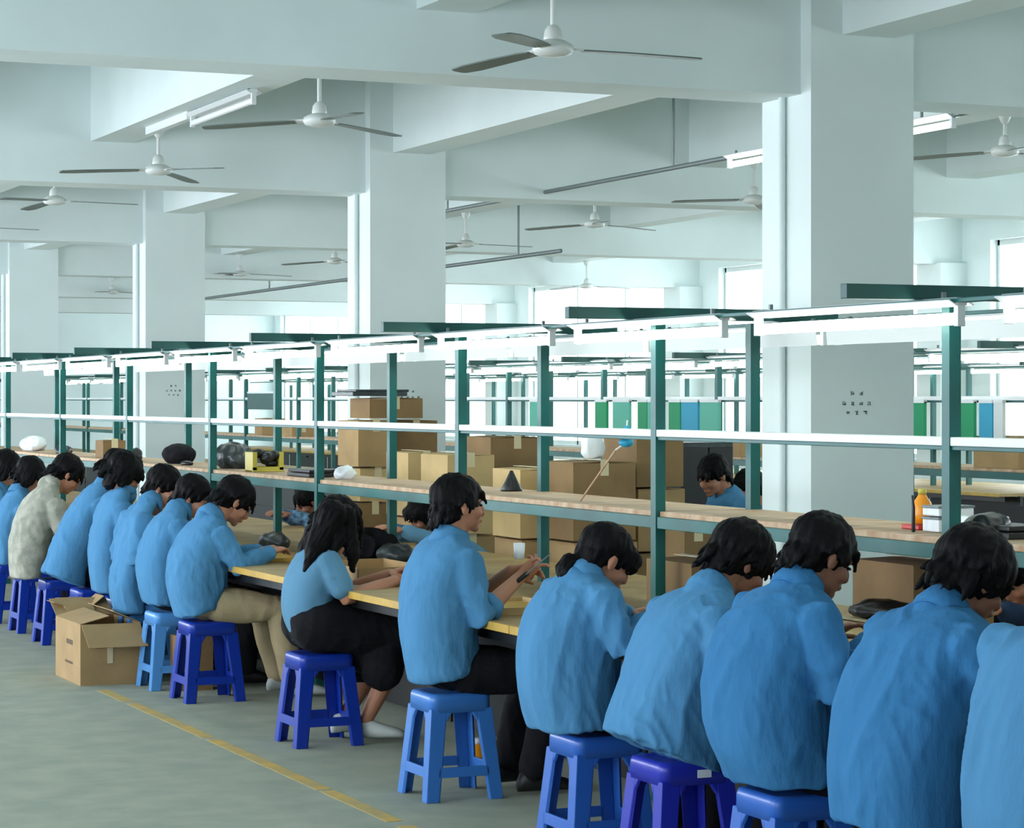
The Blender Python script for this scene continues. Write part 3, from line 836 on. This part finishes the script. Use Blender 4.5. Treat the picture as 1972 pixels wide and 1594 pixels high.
P.append(spec_px('p1', 5.68, [(1617, 1590, 1850, 1570, .21), (1612, 1480, 1855, 1480, .22), (1625, 1372, 1860, 1390, .22), (1660, 1275, 1880, 1300, .22), (1702, 1212, 1890, 1240, .21), (1750, 1170, 1880, 1205, .16), (1790, 1150, 1858, 1182, .09)],
    (1878, 1116), ((1865, 1245, .20), (1940, 1330, .25), (2020, 1275, .12)), pitch=30, hair='short', fluff=1.2, shirt='smock_blue_deep', skin='skin_dark', seed=8,
    label='worker in blue smock with a large rounded mop of black hair, second from right'))
P.append(spec_px('p0', 5.02, [(1892, 1680, 2120, 1660, .21), (1882, 1560, 2120, 1560, .22), (1893, 1420, 2130, 1440, .22), (1915, 1300, 2140, 1330, .22), (1945, 1240, 2150, 1280, .2), (1995, 1212, 2140, 1240, .15), (2040, 1200, 2110, 1220, .09)],
    (2130, 1150), ((2100, 1270, .18), (2150, 1400, .22), (2230, 1330, .12)), pitch=40, hair='short', shirt='smock_blue', vox=.01, seed=2,
    label='worker at the right edge, only the blue smocked back in view'))
P.append(spec_px('p6', 10.78, [(560, 1238, 655, 1208, .155), (543, 1190, 648, 1185, .16), (540, 1150, 643, 1152, .165), (548, 1105, 645, 1115, .175), (568, 1068, 650, 1082, .175), (600, 1042, 652, 1055, .12), (622, 1030, 655, 1042, .065)],
    (652, 1008), ((632, 1080, .16), (668, 1152, .2), (760, 1118, .06)), ((620, 1075, -.16), (660, 1140, -.2), (752, 1105, -.03)), pitch=32, hair='long', fluff=1.0, shirt='tshirt_pale', sleeve=[.3, .3], sleeve_r=(.055, .058, .05, .05), collar=False, amp=.005,
    skirt=[(Vector((3.66, 10.70, .56)), .13, Vector((4.05, 10.68, .50)), .10), (Vector((3.66, 10.86, .56)), .13, Vector((4.05, 10.88, .50)), .10), (Vector((3.80, 10.78, .54)), .14, Vector((3.98, 10.78, .40)), .12), (Vector((4.0, 10.70, .48)), .10, Vector((3.96, 10.66, .34)), .10), (Vector((4.0, 10.86, .48)), .10, Vector((3.96, 10.9, .34)), .10)],
    legs=[[Vector((3.74, 10.70, .52)), Vector((4.08, 10.68, .47)), Vector((3.88, 10.68, .10)), Vector((4.05, 10.62, .06))], [Vector((3.74, 10.86, .52)), Vector((4.08, 10.88, .47)), Vector((3.86, 10.9, .10)), Vector((4.05, 10.9, .06))]],
    locks=[([pY(640, 990, 10.68), pY(622, 1030, 10.68), pY(604, 1062, 10.66), pY(588, 1098, 10.66)], [.07, .065, .045, .012]), ([pY(632, 990, 10.82), pY(606, 1030, 10.85), pY(588, 1060, 10.86), pY(572, 1092, 10.86)], [.06, .055, .04, .01]),
           ([pY(665, 990, 10.70), pY(672, 1030, 10.68), pY(678, 1065, 10.66), pY(680, 1100, 10.66)], [.05, .042, .032, .010]), ([pY(650, 1000, 10.72), pY(648, 1040, 10.66), pY(640, 1065, 10.64)], [.06, .045, .015]),
           ([pY(684, 985, 10.86), pY(692, 1020, 10.88), pY(694, 1055, 10.9)], [.03, .022, .008])],
    shoes='shoe_white', label='worker with long loose black hair, pale blue t-shirt and black skirt'))
P.append(spec_px('p7', 12.58, [(332, 1190, 425, 1160, .18), (319, 1125, 438, 1125, .19), (322, 1075, 438, 1085, .195), (342, 1028, 440, 1050, .20), (370, 998, 440, 1020, .165), (396, 982, 430, 998, .085)],
    (453, 966), ((425, 1035, .17), (462, 1088, .20), (520, 1064, .10)), pitch=38, hair='short', fluff=1.06, shirt='smock_blue', pants='khaki_cloth', shoes='shoe_white', kneex=4.02, footx=4.12, knees=.16,
    label='worker in blue smock and khaki trousers, arm reaching over the bench'))
P.append(spec_px('p8', 13.2, [(272, 1162, 340, 1160, .17), (259, 1112, 348, 1118, .18), (262, 1062, 352, 1068, .185), (282, 1012, 358, 1024, .18), (308, 982, 360, 998, .14), (338, 971, 362, 985, .075)],
    (374, 958), ((345, 1020, .16), (362, 1082, .18), (415, 1062, .1)), pitch=25, yaw=-30, hair='short', fluff=1.0, shirt='smock_blue', vox=.01, bvox=.008,
    label='worker in blue smock, face turned to the camera, left of the khaki trousers'))
P.append(spec_px('p9', 13.75, [(216, 1182, 285, 1176, .17), (206, 1130, 280, 1130, .17), (214, 1072, 278, 1076, .175), (226, 1012, 284, 1020, .175), (252, 972, 298, 986, .14), (282, 955, 306, 970, .075)],
    (318, 938), ((278, 1005, .16), (262, 1075, .20), (300, 1062, .12)), pitch=22, yaw=-35, hair='short', fluff=1.02, shirt='smock_blue', vox=.01, bvox=.008, seed=13,
    label='worker in blue smock with bent elbow, standing out before the dark post at left'))
P.append(spec_px('p10', 14.3, [(172, 1140, 232, 1140, .16), (166, 1085, 232, 1085, .17), (172, 1022, 238, 1026, .175), (186, 968, 248, 976, .17), (206, 944, 252, 954, .13), (222, 934, 248, 946, .08)],
    (241, 912), ((236, 985, .16), (252, 1045, .18), (300, 1035, .1)), pitch=34, hair='fluffy', fluff=1.06, shirt='smock_blue', vox=.01, bvox=.008,
    label='worker in blue smock with a tall round mop of hair, amid the packed group'))
P.append(spec_px('p11', 15.0, [(76, 1098, 165, 1132, .18), (92, 1055, 176, 1078, .18), (112, 1008, 188, 1030, .18), (138, 964, 202, 984, .175), (168, 934, 212, 950, .13), (192, 922, 216, 936, .08)],
    (226, 905), ((195, 975, .16), (218, 1035, .18), (262, 1025, .1)), pitch=40, hair='short', shirt='smock_blue', vox=.01, bvox=.008,
    label='worker in long blue smock slanting forward, head hidden by a neighbour'))
P.append(spec_px('p12', 15.9, [(16, 1112, 82, 1112, .17), (12, 1062, 92, 1068, .18), (20, 1010, 104, 1018, .18), (42, 960, 116, 976, .175), (72, 934, 118, 948, .13), (92, 922, 116, 936, .08)],
    (130, 914), ((108, 975, .16), (122, 1032, .18), (166, 1022, .1)), pitch=38, hair='short', fluff=1.06, shirt='smock_grey', vox=.01, bvox=.008,
    label='worker in a mottled grey shirt among the blue smocks at left'))
P.append(spec_px('p13', 16.75, [(-22, 1085, 36, 1085, .17), (-24, 1030, 44, 1034, .17), (-8, 978, 54, 986, .17), (12, 948, 58, 958, .13), (28, 936, 50, 946, .08)],
    (60, 915), ((44, 985, .16), (60, 1035, .18), (100, 1025, .1)), pitch=30, yaw=-10, hair='bob', shirt='smock_blue', vox=.012, bvox=.009,
    label='worker in blue smock behind the grey-shirted worker at the left edge'))
P.append(spec_px('p14', 17.55, [(-66, 1075, -4, 1075, .17), (-66, 1022, 4, 1026, .17), (-48, 970, 14, 978, .17), (-28, 942, 18, 952, .13), (-14, 930, 8, 940, .08)],
    (14, 902), ((4, 975, .16), (20, 1030, .18), (60, 1020, .1)), pitch=18, yaw=-20, hair='bob', fluff=1.08, shirt='smock_blue', vox=.012, bvox=.009,
    label='worker cut by the left frame edge, black hair and pale face'))
for sp in P: person(sp)

def seated(X, Y, s, label, lean=0.0, drop=0.0, hd=(.24, 1.12), pitch=35, yaw=0, **kw):
    base = [(-.13, .15, .50, .18), (-.16, .14, .62, .185), (-.14, .17, .76, .19), (-.07, .21, .89, .195), (.02, .24, .98, .16), (.08, .2, 1.02, .085)]
    st = []
    for (bk, fr, z, hw_) in base:
        k = (z - .5) / .5
        st.append(((X + s * (bk + lean * k), z - drop * k), (X + s * (fr + lean * k), z - drop * k), hw_))
    head = Vector((X + s * (hd[0] + lean), Y, hd[1] - drop))
    sh = Vector((X + s * (.12 + lean * .9), Y, .93 - drop))
    arms = []
    for q in (-1, 1):
        arms.append([sh + Vector((0, q * .17, 0)), Vector((sh.x + s * .08, Y + q * .2, .80 - drop * .3)), Vector((sh.x + s * .28, Y + q * .1, .80))])
    legs = [[Vector((X + s * .05, Y + q * .09, .51)), Vector((X + s * .42, Y + q * .12, .49)), Vector((X + s * .38, Y + q * .13, .09)), Vector((X + s * .58, Y + q * .14, .06))] for q in (-1, 1)]
    d = dict(s=s, Y=Y, st=st, head=head, arms=arms, legs=legs, seat=(X, .424), pitch=pitch, yaw=yaw, seed=int(abs(X * 7 + Y * 3)) % 13, label=label, vox=.012, bvox=.008, hvox=.007)
    d.update(kw); person(d)
    t = make_stool('blue_plastic_mid'); t.location = (X, Y, 0); t['group'] = 'plastic stools'; t['label'] = 'blue stool under the ' + kw.get('sl', 'far worker')
def far_worker(px, py, Xh, label, lean=.1, **kw):
    p = pX(px, py, Xh)
    seated(Xh + .24 + lean, p.y, -1, label, lean=lean, drop=1.12 - p.z, **kw)
far_worker(594, 966, 5.42, 'worker across the bench in a dark checked shirt, face down', shirt='check_cloth', pitch=30, skin='skin_dark', sl='checked-shirt worker across the bench')
far_worker(812, 992, 5.42, 'worker across the bench with white collar, face partly hidden behind the upright worker', shirt='tshirt_pale', pitch=28, hair='bob', yaw=15, sl='white-collared worker across the bench')
far_worker(1372, 916, 6.95, 'distant worker in blue smock seen above the bench shelf', lean=.0, pitch=22, yaw=20, sl='distant worker seen above the shelf')
far_worker(1440, 940, 7.7, 'small distant worker partly behind the thin post, beside the blue-smocked one', lean=.0, pitch=20, shirt='check_cloth', sl='small distant worker behind the thin post')
far_worker(1968, 1108, 5.5, 'worker across the bench in dark navy, at the right edge', shirt='navy_cloth', lean=.05, pitch=35, sl='navy-clad worker across the bench')

# ------------------------------------------------------------------ cardboard boxes
def carton(x0, x1, y0, y1, z0, z1, label, m='cardboard', flaps='closed', grp='stacked cartons behind the bench', rot=0.0, prnt=0, seed=0):
    c = Vector(((x0 + x1) / 2, (y0 + y1) / 2, z0)); hx, hy, h = (x1 - x0) / 2, (y1 - y0) / 2, z1 - z0
    t = thing('cardboard_box', label, 'box', c, grp, rot)
    rr = random.Random(seed + int(x0 * 100) + int(y0 * 10)); th = .004
    b = nb()
    add_box(b, -hx, hx, -hy, -hy + th, 0, h); add_box(b, -hx, hx, hy - th, hy, 0, h)
    add_box(b, -hx, -hx + th, -hy + th, hy - th, 0, h); add_box(b, hx - th, hx, -hy + th, hy - th, 0, h)
    add_box(b, -hx + th, hx - th, -hy + th, hy - th, 0, th)
    put('body', b, m, t)
    for s in (-1, 1):
        a = rr.uniform(.15, .5) if flaps == 'open' else (.03 if flaps == 'closed' else rr.uniform(-.5, -.1))
        w = hx * .98
        dv = Vector((-s * math.cos(a), 0, math.sin(a))) if flaps != 'splayed' else Vector((s * .75, 0, .6 * (1 if s > 0 else .4)))
        b = nb(); cc = Vector((s * hx, 0, h + .002)) + dv * w / 2
        add_obox(b, cc, dv * w / 2, (0, hy * .99, 0), Vector((dv.z, 0, -dv.x)) * .002); put('flap', b, m, t)
    for s in (-1, 1):
        if flaps == 'closed': continue
        dv = Vector((0, s * .8, .35 if s > 0 else -.5)).normalized(); w = hy * .7
        b = nb(); cc = Vector((0, s * hy, h)) + dv * w / 2
        add_obox(b, cc, (hx * .97, 0, 0), dv * w / 2, Vector((0, dv.z, -dv.y)) * .002); put('flap', b, m, t)
    if flaps == 'closed':
        b = nb(); add_box(b, -.025, .025, -hy - .001, hy + .001, h + .016, h + .018); add_box(b, -.025, .025, -hy - .0015, -hy, h - .07, h + .018); put('tape', b, 'tape', t)
    if prnt:
        for q in ((-hx * .5, hx * .2, -hy - .001, -hy, h * .6, h * .63), (-hx - .001, -hx, -hy * .4, hy * .1, h * .62, h * .7), (-hx - .001, -hx, -hy * .4, hy * .2, h * .3, h * .34)):
            b = nb(); add_box(b, *q); put('print', b, 'print_ink', t)
    return t
# foreground boxes among the stools
bx_ = carton(3.20, 3.545, 13.44, 14.05, 0, .34, 'open tan cardboard box on the floor left of the pale blue stool', 'cardboard', 'open', 'boxes on the floor', prnt=1)
b = nb(); add_box(b, -.02, .012, -.309, -.306, .12, .28); put('hand_slot_tape', b, 'tape', bx_)
carton(3.62, 3.83, 12.98, 13.1, .0, .30, 'brown carton standing behind the pale blue stool legs', 'cardboard_dark', 'closed', 'boxes on the floor')
carton(3.27, 3.44, 14.12, 14.32, 0, .39, 'small torn carton behind the open tan box', 'cardboard', 'splayed', 'boxes on the floor')
# piles beyond the bench: (px0, px1, top py, Y, depth, list of split heights from the top, labels)
def pile(px0, px1, py, Y, dep, hs, labels, mats, flaps=None, xmin=5.52):
    x0 = max(pY(px0, py, Y).x, xmin); x1 = pY(px1, py, Y).x; zt = pY(px0, py, Y).z
    tot = sum(hs); z = zt
    for i, f in enumerate(hs):
        z1 = z; z = z - zt * f / tot
        j = (0, .02, -.012, .016, 0)[i % 5]
        carton(x0 + j, x1 + j, Y + j, Y + dep + j, max(z, 0), z1 - .018, labels[i], mats[i % len(mats)], (flaps[i] if flaps else 'closed'), seed=i)
pile(690, 760, 806, 15.75, .42, [2.2, 1.6, 3, 3], ['tan carton at the left of the tall pile, just under the topmost box', 'pale carton at shelf height at the left of the tall pile', 'tan carton below the shelf at the left of the tall pile', 'bottom carton at the left of the tall pile'], ['cardboard', 'cardboard_pale', 'cardboard_dark'])
pile(762, 842, 806, 15.9, .42, [2.2, 2.4, 3], ['dark carton at the right of the tall pile, just under the topmost box', 'dark carton at shelf height at the right of the tall pile', 'bottom carton at the right of the tall pile'], ['cardboard_dark', 'cardboard'])
zt = pY(712, 768, 15.8).z; z0_ = pY(690, 806, 15.75).z
carton(pY(712, 790, 15.8).x, pY(814, 790, 15.8).x, 15.8, 16.2, z0_ + .002, zt, 'topmost tan carton on the tall pile before the second column', 'cardboard_dark', 'closed')
pile(786, 858, 868, 14.7, .4, [2, 2, 2], ['pale carton standing left of the upright worker, just above the shelf', 'carton beneath the pale one left of the upright worker', 'bottom carton left of the upright worker'], ['cardboard_pale', 'cardboard'])
pile(862, 952, 872, 13.9, .45, [2.6, 2, 2], ['pale carton directly behind the head of the upright worker', 'carton below shelf level behind the upright worker', 'bottom carton behind the upright worker'], ['cardboard_pale', 'cardboard'])
pile(945, 1048, 838, 13.5 + .95, .5, [1.6, 2, 2, 2], ['brown carton with its top at mid rail height, right of the upright worker', 'second carton in the pile right of the upright worker', 'third carton in the pile right of the upright worker', 'bottom carton in the pile right of the upright worker'], ['cardboard_dark', 'cardboard', 'cardboard'])
pile(1002, 1098, 900, 12.7, .4, [2, 2, 2], ['pale carton behind the bench left of the green post', 'tan carton with a gap beside it, lower in the same pile', 'bottom carton left of the green post'], ['cardboard_pale', 'cardboard'])
pile(1104, 1224, 886, 12.25, .42, [2.2, 2, 2], ['large brown carton behind the blue-topped stick', 'carton under the large brown one, behind the ponytailed worker', 'bottom carton behind the ponytailed worker'], ['cardboard_dark', 'cardboard'])
pile(1226, 1316, 838, 12.4, .45, [1.6, 2, 2, 2], ['dark brown carton behind the nearest lit post, top of its pile', 'tan carton second in the pile behind the lit post', 'tan carton third in the pile behind the lit post', 'bottom carton behind the lit post'], ['cardboard_dark', 'cardboard', 'cardboard_dark'])
pile(1318, 1372, 1010, 11.2, .35, [2, 2], ['carton seen between the stooping worker and the post', 'bottom carton between the stooping worker and the post'], ['cardboard_dark', 'cardboard'])
# flat cardboard sheet on the tall pile
p = pY(765, 757, 15.7)
b = nb(); add_box(b, -.2, .2, -.22, .22, 0, .03); add_box(b, -.17, .22, -.2, .2, .03, .045)
t = put('cardboard_sheets', b, 'dark_bag', None, bevel=.004, loc=(0, 0, 0)); t.location = (5.84, 15.98, zt + .02)
tag(t, 'grey folded sheets lying on top of the tall pile of cartons', 'sheets')
def lump(name, c, r, m, label, cat, amp=.02, seed=0, vox=.008, extra=(), grp=None):
    b = nb(); ell(b, c, r)
    for (cc, rr_) in extra: ell(b, Vector(c) + Vector(cc), rr_)
    me = remesh(b, vox, 2); a, nn = coords(me); off = Vector((seed, seed * 2, seed * 3))
    d = np.array([amp * (1 - 2 * abs(noise.noise(Vector(q) * 14 + off))) for q in a]); a2 = a + nn * d[:, None]
    a2[:, 2] = np.maximum(a2[:, 2], c[2] - r[2] * .9); setco(me, a2)
    me.transform(Matrix.Translation(-Vector(c))); me.materials.clear(); me.materials.append(MATS[m])
    o = bpy.data.objects.new(name, me); col.objects.link(o); o.location = c
    for pl in me.polygons: pl.use_smooth = True
    return tag(o, label, cat, grp)
p = pY(1150, 850, 12.4); lump('plastic_bag', (p.x, 12.46, pY(1104, 886, 12.25).z + .07), (.065, .06, .075), 'white_plastic', 'white plastic bag standing on the large brown carton', 'bag', .012, 2)

# ------------------------------------------------------------------ things on the upper shelf (top face z = 1.153)
SZ = 1.154
def sx(px, X=4.62): return pX(px, 900, X).y
lump('plastic_bag', (4.6, sx(70), SZ + .05), (.10, .16, .055), 'white_plastic', 'crumpled white plastic bag on the shelf at far left', 'bag', .025, 1)
lump('dark_bundle', (4.58, sx(132), SZ + .025), (.05, .12, .03), 'dark_bag', 'small dark heap on the shelf between the two leftmost posts', 'bundle', .02, 5)
y = sx(216); carton(4.52, 4.70, y - .12, y + .12, SZ, SZ + .125, 'small brown carton on the shelf left of the packed workers', 'cardboard_dark', 'closed', 'cartons on the shelf')
lump('cable_coil', (4.56, sx(270), SZ + .035), (.07, .09, .04), 'black_plastic', 'black tangled cable heap on the shelf right of the wide green post', 'cable', .02, 6)
lump('black_bag', (4.60, sx(350), SZ + .06), (.11, .16, .072), 'dark_cloth', 'domed black bag on the shelf before the third column', 'bag', .008, 7)
lump('small_parts', (4.53, sx(385), SZ + .012), (.035, .08, .014), 'black_plastic', 'little black parts on the shelf edge beside the domed bag', 'parts', .008, 8)
lump('wrapped_bundle', (4.60, sx(455), SZ + .075), (.12, .13, .085), 'dark_bag', 'grey plastic-wrapped bundle on the shelf', 'bundle', .014, 9, extra=(((.03, -.10, -.03), (.09, .07, .05)),))
t = thing('parts_crate', 'yellow open plastic crate with black parts on the shelf', 'crate', (4.58, sx(521), SZ), None, PI / 2)
b = nb()
for (a_, c_, d_, e_, h_) in ((-.08, .08, -.10, -.07, .12), (-.08, .08, .07, .10, .12), (-.08, -.07, -.1, .1, .03), (.07, .08, -.1, .1, .03)): add_box(b, a_, c_, d_, e_, 0, h_)
add_box(b, -.09, .09, -.1, .1, 0, .01); put('tray', b, 'yellow_plastic', t, bevel=.003)
b = nb()
for k in range(7): ell(b, (random.uniform(-.05, .05), random.uniform(-.06, .06), .05 + .01 * k), (.045, .045, .03))
put('contents', b, 'black_plastic', t, True)
def flatcase(px, X, L, W, z, label):
    y = sx(px, X); t = thing('flat_case', label, 'case', (X, y, z), 'flat black cases')
    b = nb(); add_box(b, -W / 2, W / 2, -L / 2, L / 2, 0, .022); put('lower_shell', b, 'black_plastic', t, bevel=.004)
    b = nb(); add_box(b, -W / 2 + .003, W / 2 - .003, -L / 2 + .003, L / 2 - .003, .025, .042); put('lid', b, 'black_plastic', t, bevel=.004)
flatcase(596, 4.52, .40, .14, SZ, 'flat black case on the shelf, left of the tall green post')
flatcase(645, 4.66, .22, .16, SZ, 'flat black case on the shelf, right of the tall green post')
lump('plastic_bag', (4.56, sx(684), SZ + .03), (.05, .07, .035), 'white_plastic', 'small clear white bag on the shelf before the tall carton pile', 'bag', .015, 11)
t = thing('black_funnel', 'small black cone standing on the shelf right of the upright worker', 'cone', (4.70, sx(985, 4.7), SZ))
b = nb(); lathe(b, [(.052, 0), (.054, .008), (.03, .05), (.008, .098), (.004, .1)], n=20); put('cone', b, 'black_plastic', t, True)
# stick with blue head leaning on the rail
X = 4.47; a = pX(1118, 940, X); c = pX(1186, 866, X)
a.z = SZ + .006
t = thing('hanging_stick', 'thin pale stick with a blue wrapped head leaning over the shelf', 'stick', tuple(a))
b = nb(); tube(b, [(0, 0, 0), c - a], .0045, 8); put('stick', b, 'shelf_wood', t, True)
b = nb(); q = pX(1206, 852, X) - a; ell(b, q, (.03, .04, .02)); ell(b, q + Vector((0, -.01, .035)), (.022, .025, .035)); put('blue_head', b, 'panel_blue', t, True)
b = nb(); tube(b, [c - a, q, q + Vector((0, -.01, .09))], .004, 6); put('wire', b, 'white_metal', t, True)
# right-hand end of the shelf
y = sx(1776, 4.62)
t = thing('orange_bottle', 'orange bottle standing in a red tray at the column end of the shelf', 'bottle', (4.62, y, SZ))
b = nb(); lathe(b, [(.02, .018), (.032, .02), (.034, .05), (.031, .09), (.014, .115), (.012, .13), (.004, .13)], (0, 0, 0)); put('body', b, 'orange_plastic', t, True)
b = nb(); lathe(b, [(.0145, .118), (.0145, .138), (.004, .138)]); put('cap', b, 'yellow_plastic', t, True)
t = thing('red_tray', 'low red tray under the orange bottle', 'tray', (4.62, y, SZ)); b = nb(); add_box(b, -.05, .05, -.055, .055, 0, .016); put('tray', b, 'red_plastic', t, bevel=.003)
y = sx(1759, 4.50); b = nb(); tube(b, [(0, 0, 0), (0, 0, .08), (0, .006, .115)], [.007, .006, .004], 8)
t = put('black_marker', b, 'black_plastic', None, True, loc=(0, 0, 0)); t.location = (4.50, y, SZ + .004); tag(t, 'thin upright black pen left of the orange bottle', 'pen')
y = sx(1826, 4.62)
for i, (yy, hh, zz, lab) in enumerate(((y, .05, 0, 'lower white plastic box beside the orange bottle'), (y, .035, .053, 'white plastic box stacked on another beside the orange bottle'))):
    t = thing('white_box', lab, 'box', (4.62, yy, SZ + zz), 'white boxes on the shelf'); b = nb(); add_box(b, -.07, .07, -.05, .05, 0, hh - .008); put('body', b, 'white_plastic', t, bevel=.004)
    b = nb(); add_box(b, -.073, .073, -.053, .053, hh - .008, hh); put('lid', b, 'grey_metal', t, bevel=.002)
y = sx(1880, 4.6); t = thing('white_box', 'white plastic box right of the nearest bench post', 'box', (4.62, y, SZ), 'white boxes on the shelf'); b = nb(); add_box(b, -.07, .07, -.06, .06, 0, .06); put('body', b, 'white_plastic', t, bevel=.004)
lump('cable_coil', (4.55, sx(1900, 4.55), SZ + .03), (.06, .09, .035), 'black_plastic', 'black cable heap on the shelf above the big mop of hair', 'cable', .02, 13)
flatcase(1948, 4.6, .2, .16, SZ, 'flat black case on the shelf at the right edge')

# ------------------------------------------------------------------ things on the worktop (z = .72)
WZ = .721
def tray(px, X, L, W, H, label, m='cardboard_pale', m2='edge_yellow'):
    y = pX(px, 1100, X).y; t = thing('work_tray', label, 'tray', (X, y, WZ), 'shallow work trays')
    b = nb(); add_box(b, -W / 2, W / 2, -L / 2, L / 2, 0, .005)
    for s in (-1, 1): add_box(b, s * W / 2 - .004, s * W / 2 + .004, -L / 2, L / 2, 0, H); add_box(b, -W / 2, W / 2, s * L / 2 - .004, s * L / 2 + .004, 0, H)
    put('tray', b, m, t)
    b = nb(); add_box(b, -W / 2 + .01, W / 2 - .01, -L / 2 + .01, L / 2 - .01, .006, .012); put('work_mat', b, m2, t)
    return t
tray(715, 4.12, .62, .36, .075, 'shallow cardboard tray before the long-haired worker', 'cardboard')
tray(985, 4.05, .5, .32, .03, 'low yellow-lined tray before the upright worker')
tray(1225, 4.05, .45, .3, .03, 'low tray under the hands of the ponytailed worker')
tray(500, 4.05, .5, .3, .02, 'yellow work mat tray before the worker in khaki trousers', 'edge_yellow')
lump('cable_bundle', (4.62, pX(712, 1045, 4.62).y, WZ + .07), (.13, .20, .075), 'dark_cloth', 'black cable bundle on the bench behind the cardboard tray', 'cable', .03, 21)
lump('cable_bundle', (4.68, pX(765, 1050, 4.68).y, WZ + .04), (.10, .13, .045), 'dark_bag', 'smaller dark bundle beside the far-side worker with the white collar', 'cable', .02, 22)
lump('cable_bundle', (4.35, pX(528, 1042, 4.35).y, WZ + .05), (.07, .13, .05), 'dark_bag', 'dark heap of parts beyond the reaching hand', 'cable', .02, 23)
lump('cable_bundle', (4.45, pX(1700, 1140, 4.45).y, WZ + .16), (.10, .14, .03), 'black_plastic', 'black cables on the carton before the third worker from right', 'cable', .012, 24)
y = pX(1665, 1180, 4.3).y; carton(4.12, 4.55, y - .26, y + .22, WZ, WZ + .12, 'low tan carton on the bench beneath the column, before the short-haired worker', 'cardboard_pale', 'closed', 'cartons on the bench')
y = pX(1760, 1090, 4.75).y; carton(4.62, 4.95, y - .2, y + .2, WZ, WZ + .30, 'dark carton under the shelf left of the big mop of hair', 'cardboard_dark', 'closed', 'cartons on the bench')
b = nb(); add_box(b, -.05, .05, -.07, .07, 0, .05); t = put('orange_packet', b, 'orange_plastic', None, bevel=.006, loc=(0, 0, 0)); t.location = (4.52, pX(1752, 1110, 4.52).y, WZ); tag(t, 'orange packet under the shelf behind the big mop of hair', 'packet')
y = pX(1330, 1130, 4.6).y; carton(4.5, 4.8, y - .2, y + .2, WZ, WZ + .22, 'brown carton on the bench behind the stooping worker', 'cardboard_dark', 'closed', 'cartons on the bench')
# hand tool held by the upright worker
a = pY(1006, 1112, 9.05); c = pY(1060, 1066, 9.0)
t = thing('soldering_tool', 'thin dark tool held in the hands of the upright worker', 'tool', tuple(a))
b = nb(); tube(b, [Vector((-.03, 0, -.02)), Vector((.02, 0, .015))], .010, 10); put('handle', b, 'black_plastic', t, True)
b = nb(); tube(b, [(0, 0, 0), c - a], [.004, .002], 8); put('rod', b, 'grey_metal', t, True)
a = pY(1000, 1062, 9.1); t = thing('white_cup', 'small white plastic piece held up by the upright worker', 'cup', tuple(a)); b = nb(); lathe(b, [(.012, -.03), (.02, -.028), (.024, .035), (.005, .035)]); put('body', b, 'white_plastic', t, True)
# orange bottle under the stools
t = thing('orange_jar', 'orange plastic jar on the floor under the stool of the upright worker', 'jar', (4.0, 9.62, 0))
b = nb(); lathe(b, [(.03, 0), (.05, .005), (.053, .06), (.048, .11), (.03, .13), (.01, .132)]); put('body', b, 'orange_plastic', t, True)
b = nb(); lathe(b, [(.03, .128), (.031, .15), (.01, .152)]); put('lid', b, 'white_plastic', t, True)
bpy.data.objects.remove(bpy.data.objects['plane']) if 'plane' in bpy.data.objects else None

# things beyond, in the second row
t = thing('metal_cabinet', 'dark grey cabinet behind the distant worker in blue', 'cabinet', (7.3, 14.2, 0))
x0 = pY(1312, 870, 13.95).x; x1 = pY(1412, 870, 13.95).x; zt = pY(1360, 852, 13.95).z
b = nb(); add_box(b, x0 - 7.3, x1 - 7.3, -.25, .2, 0, zt); put('body', b, 'dark_bag', t, bevel=.004)
b = nb(); add_box(b, x0 - 7.3 - .005, x1 - 7.3 + .005, -.26, .2, zt, zt + .02); put('top', b, 'white_metal', t)
for k in (0, 1):
    w = (x1 - x0) / 2
    b = nb(); add_box(b, x0 - 7.3 + w * k + .01, x0 - 7.3 + w * (k + 1) - .01, -.262, -.25, .05, zt - .03); d_ = put('door', b, 'black_plastic', t, bevel=.002)
    b = nb(); add_box(b, x0 - 7.3 + w + (.03 if k else -.05), x0 - 7.3 + w + (.05 if k else -.03), -.275, -.262, zt * .5, zt * .5 + .1); put('handle', b, 'grey_metal', d_)
for (px, X, w, h, txt) in ((1955, 9.25, .5, .20, 'brown carton on the second row shelf at the right edge'), (1440, 9.25, .3, .16, 'small carton on the second row shelf left of the nearest column'), (700, 9.25, .3, .14, 'carton on the second row shelf far behind the long-haired worker'), (575, 9.25, .4, .12, 'carton on the far second row shelf beside the green post'), (520, 9.25, .3, .2, 'taller carton on the far second row shelf above the yellow crate')):
    y = pX(px, 900, X).y
    carton(X - .15, X + .15, y - w / 2, y + w / 2, 1.155, 1.155 + h, txt, 'cardboard', 'closed', 'cartons on the second row shelf')
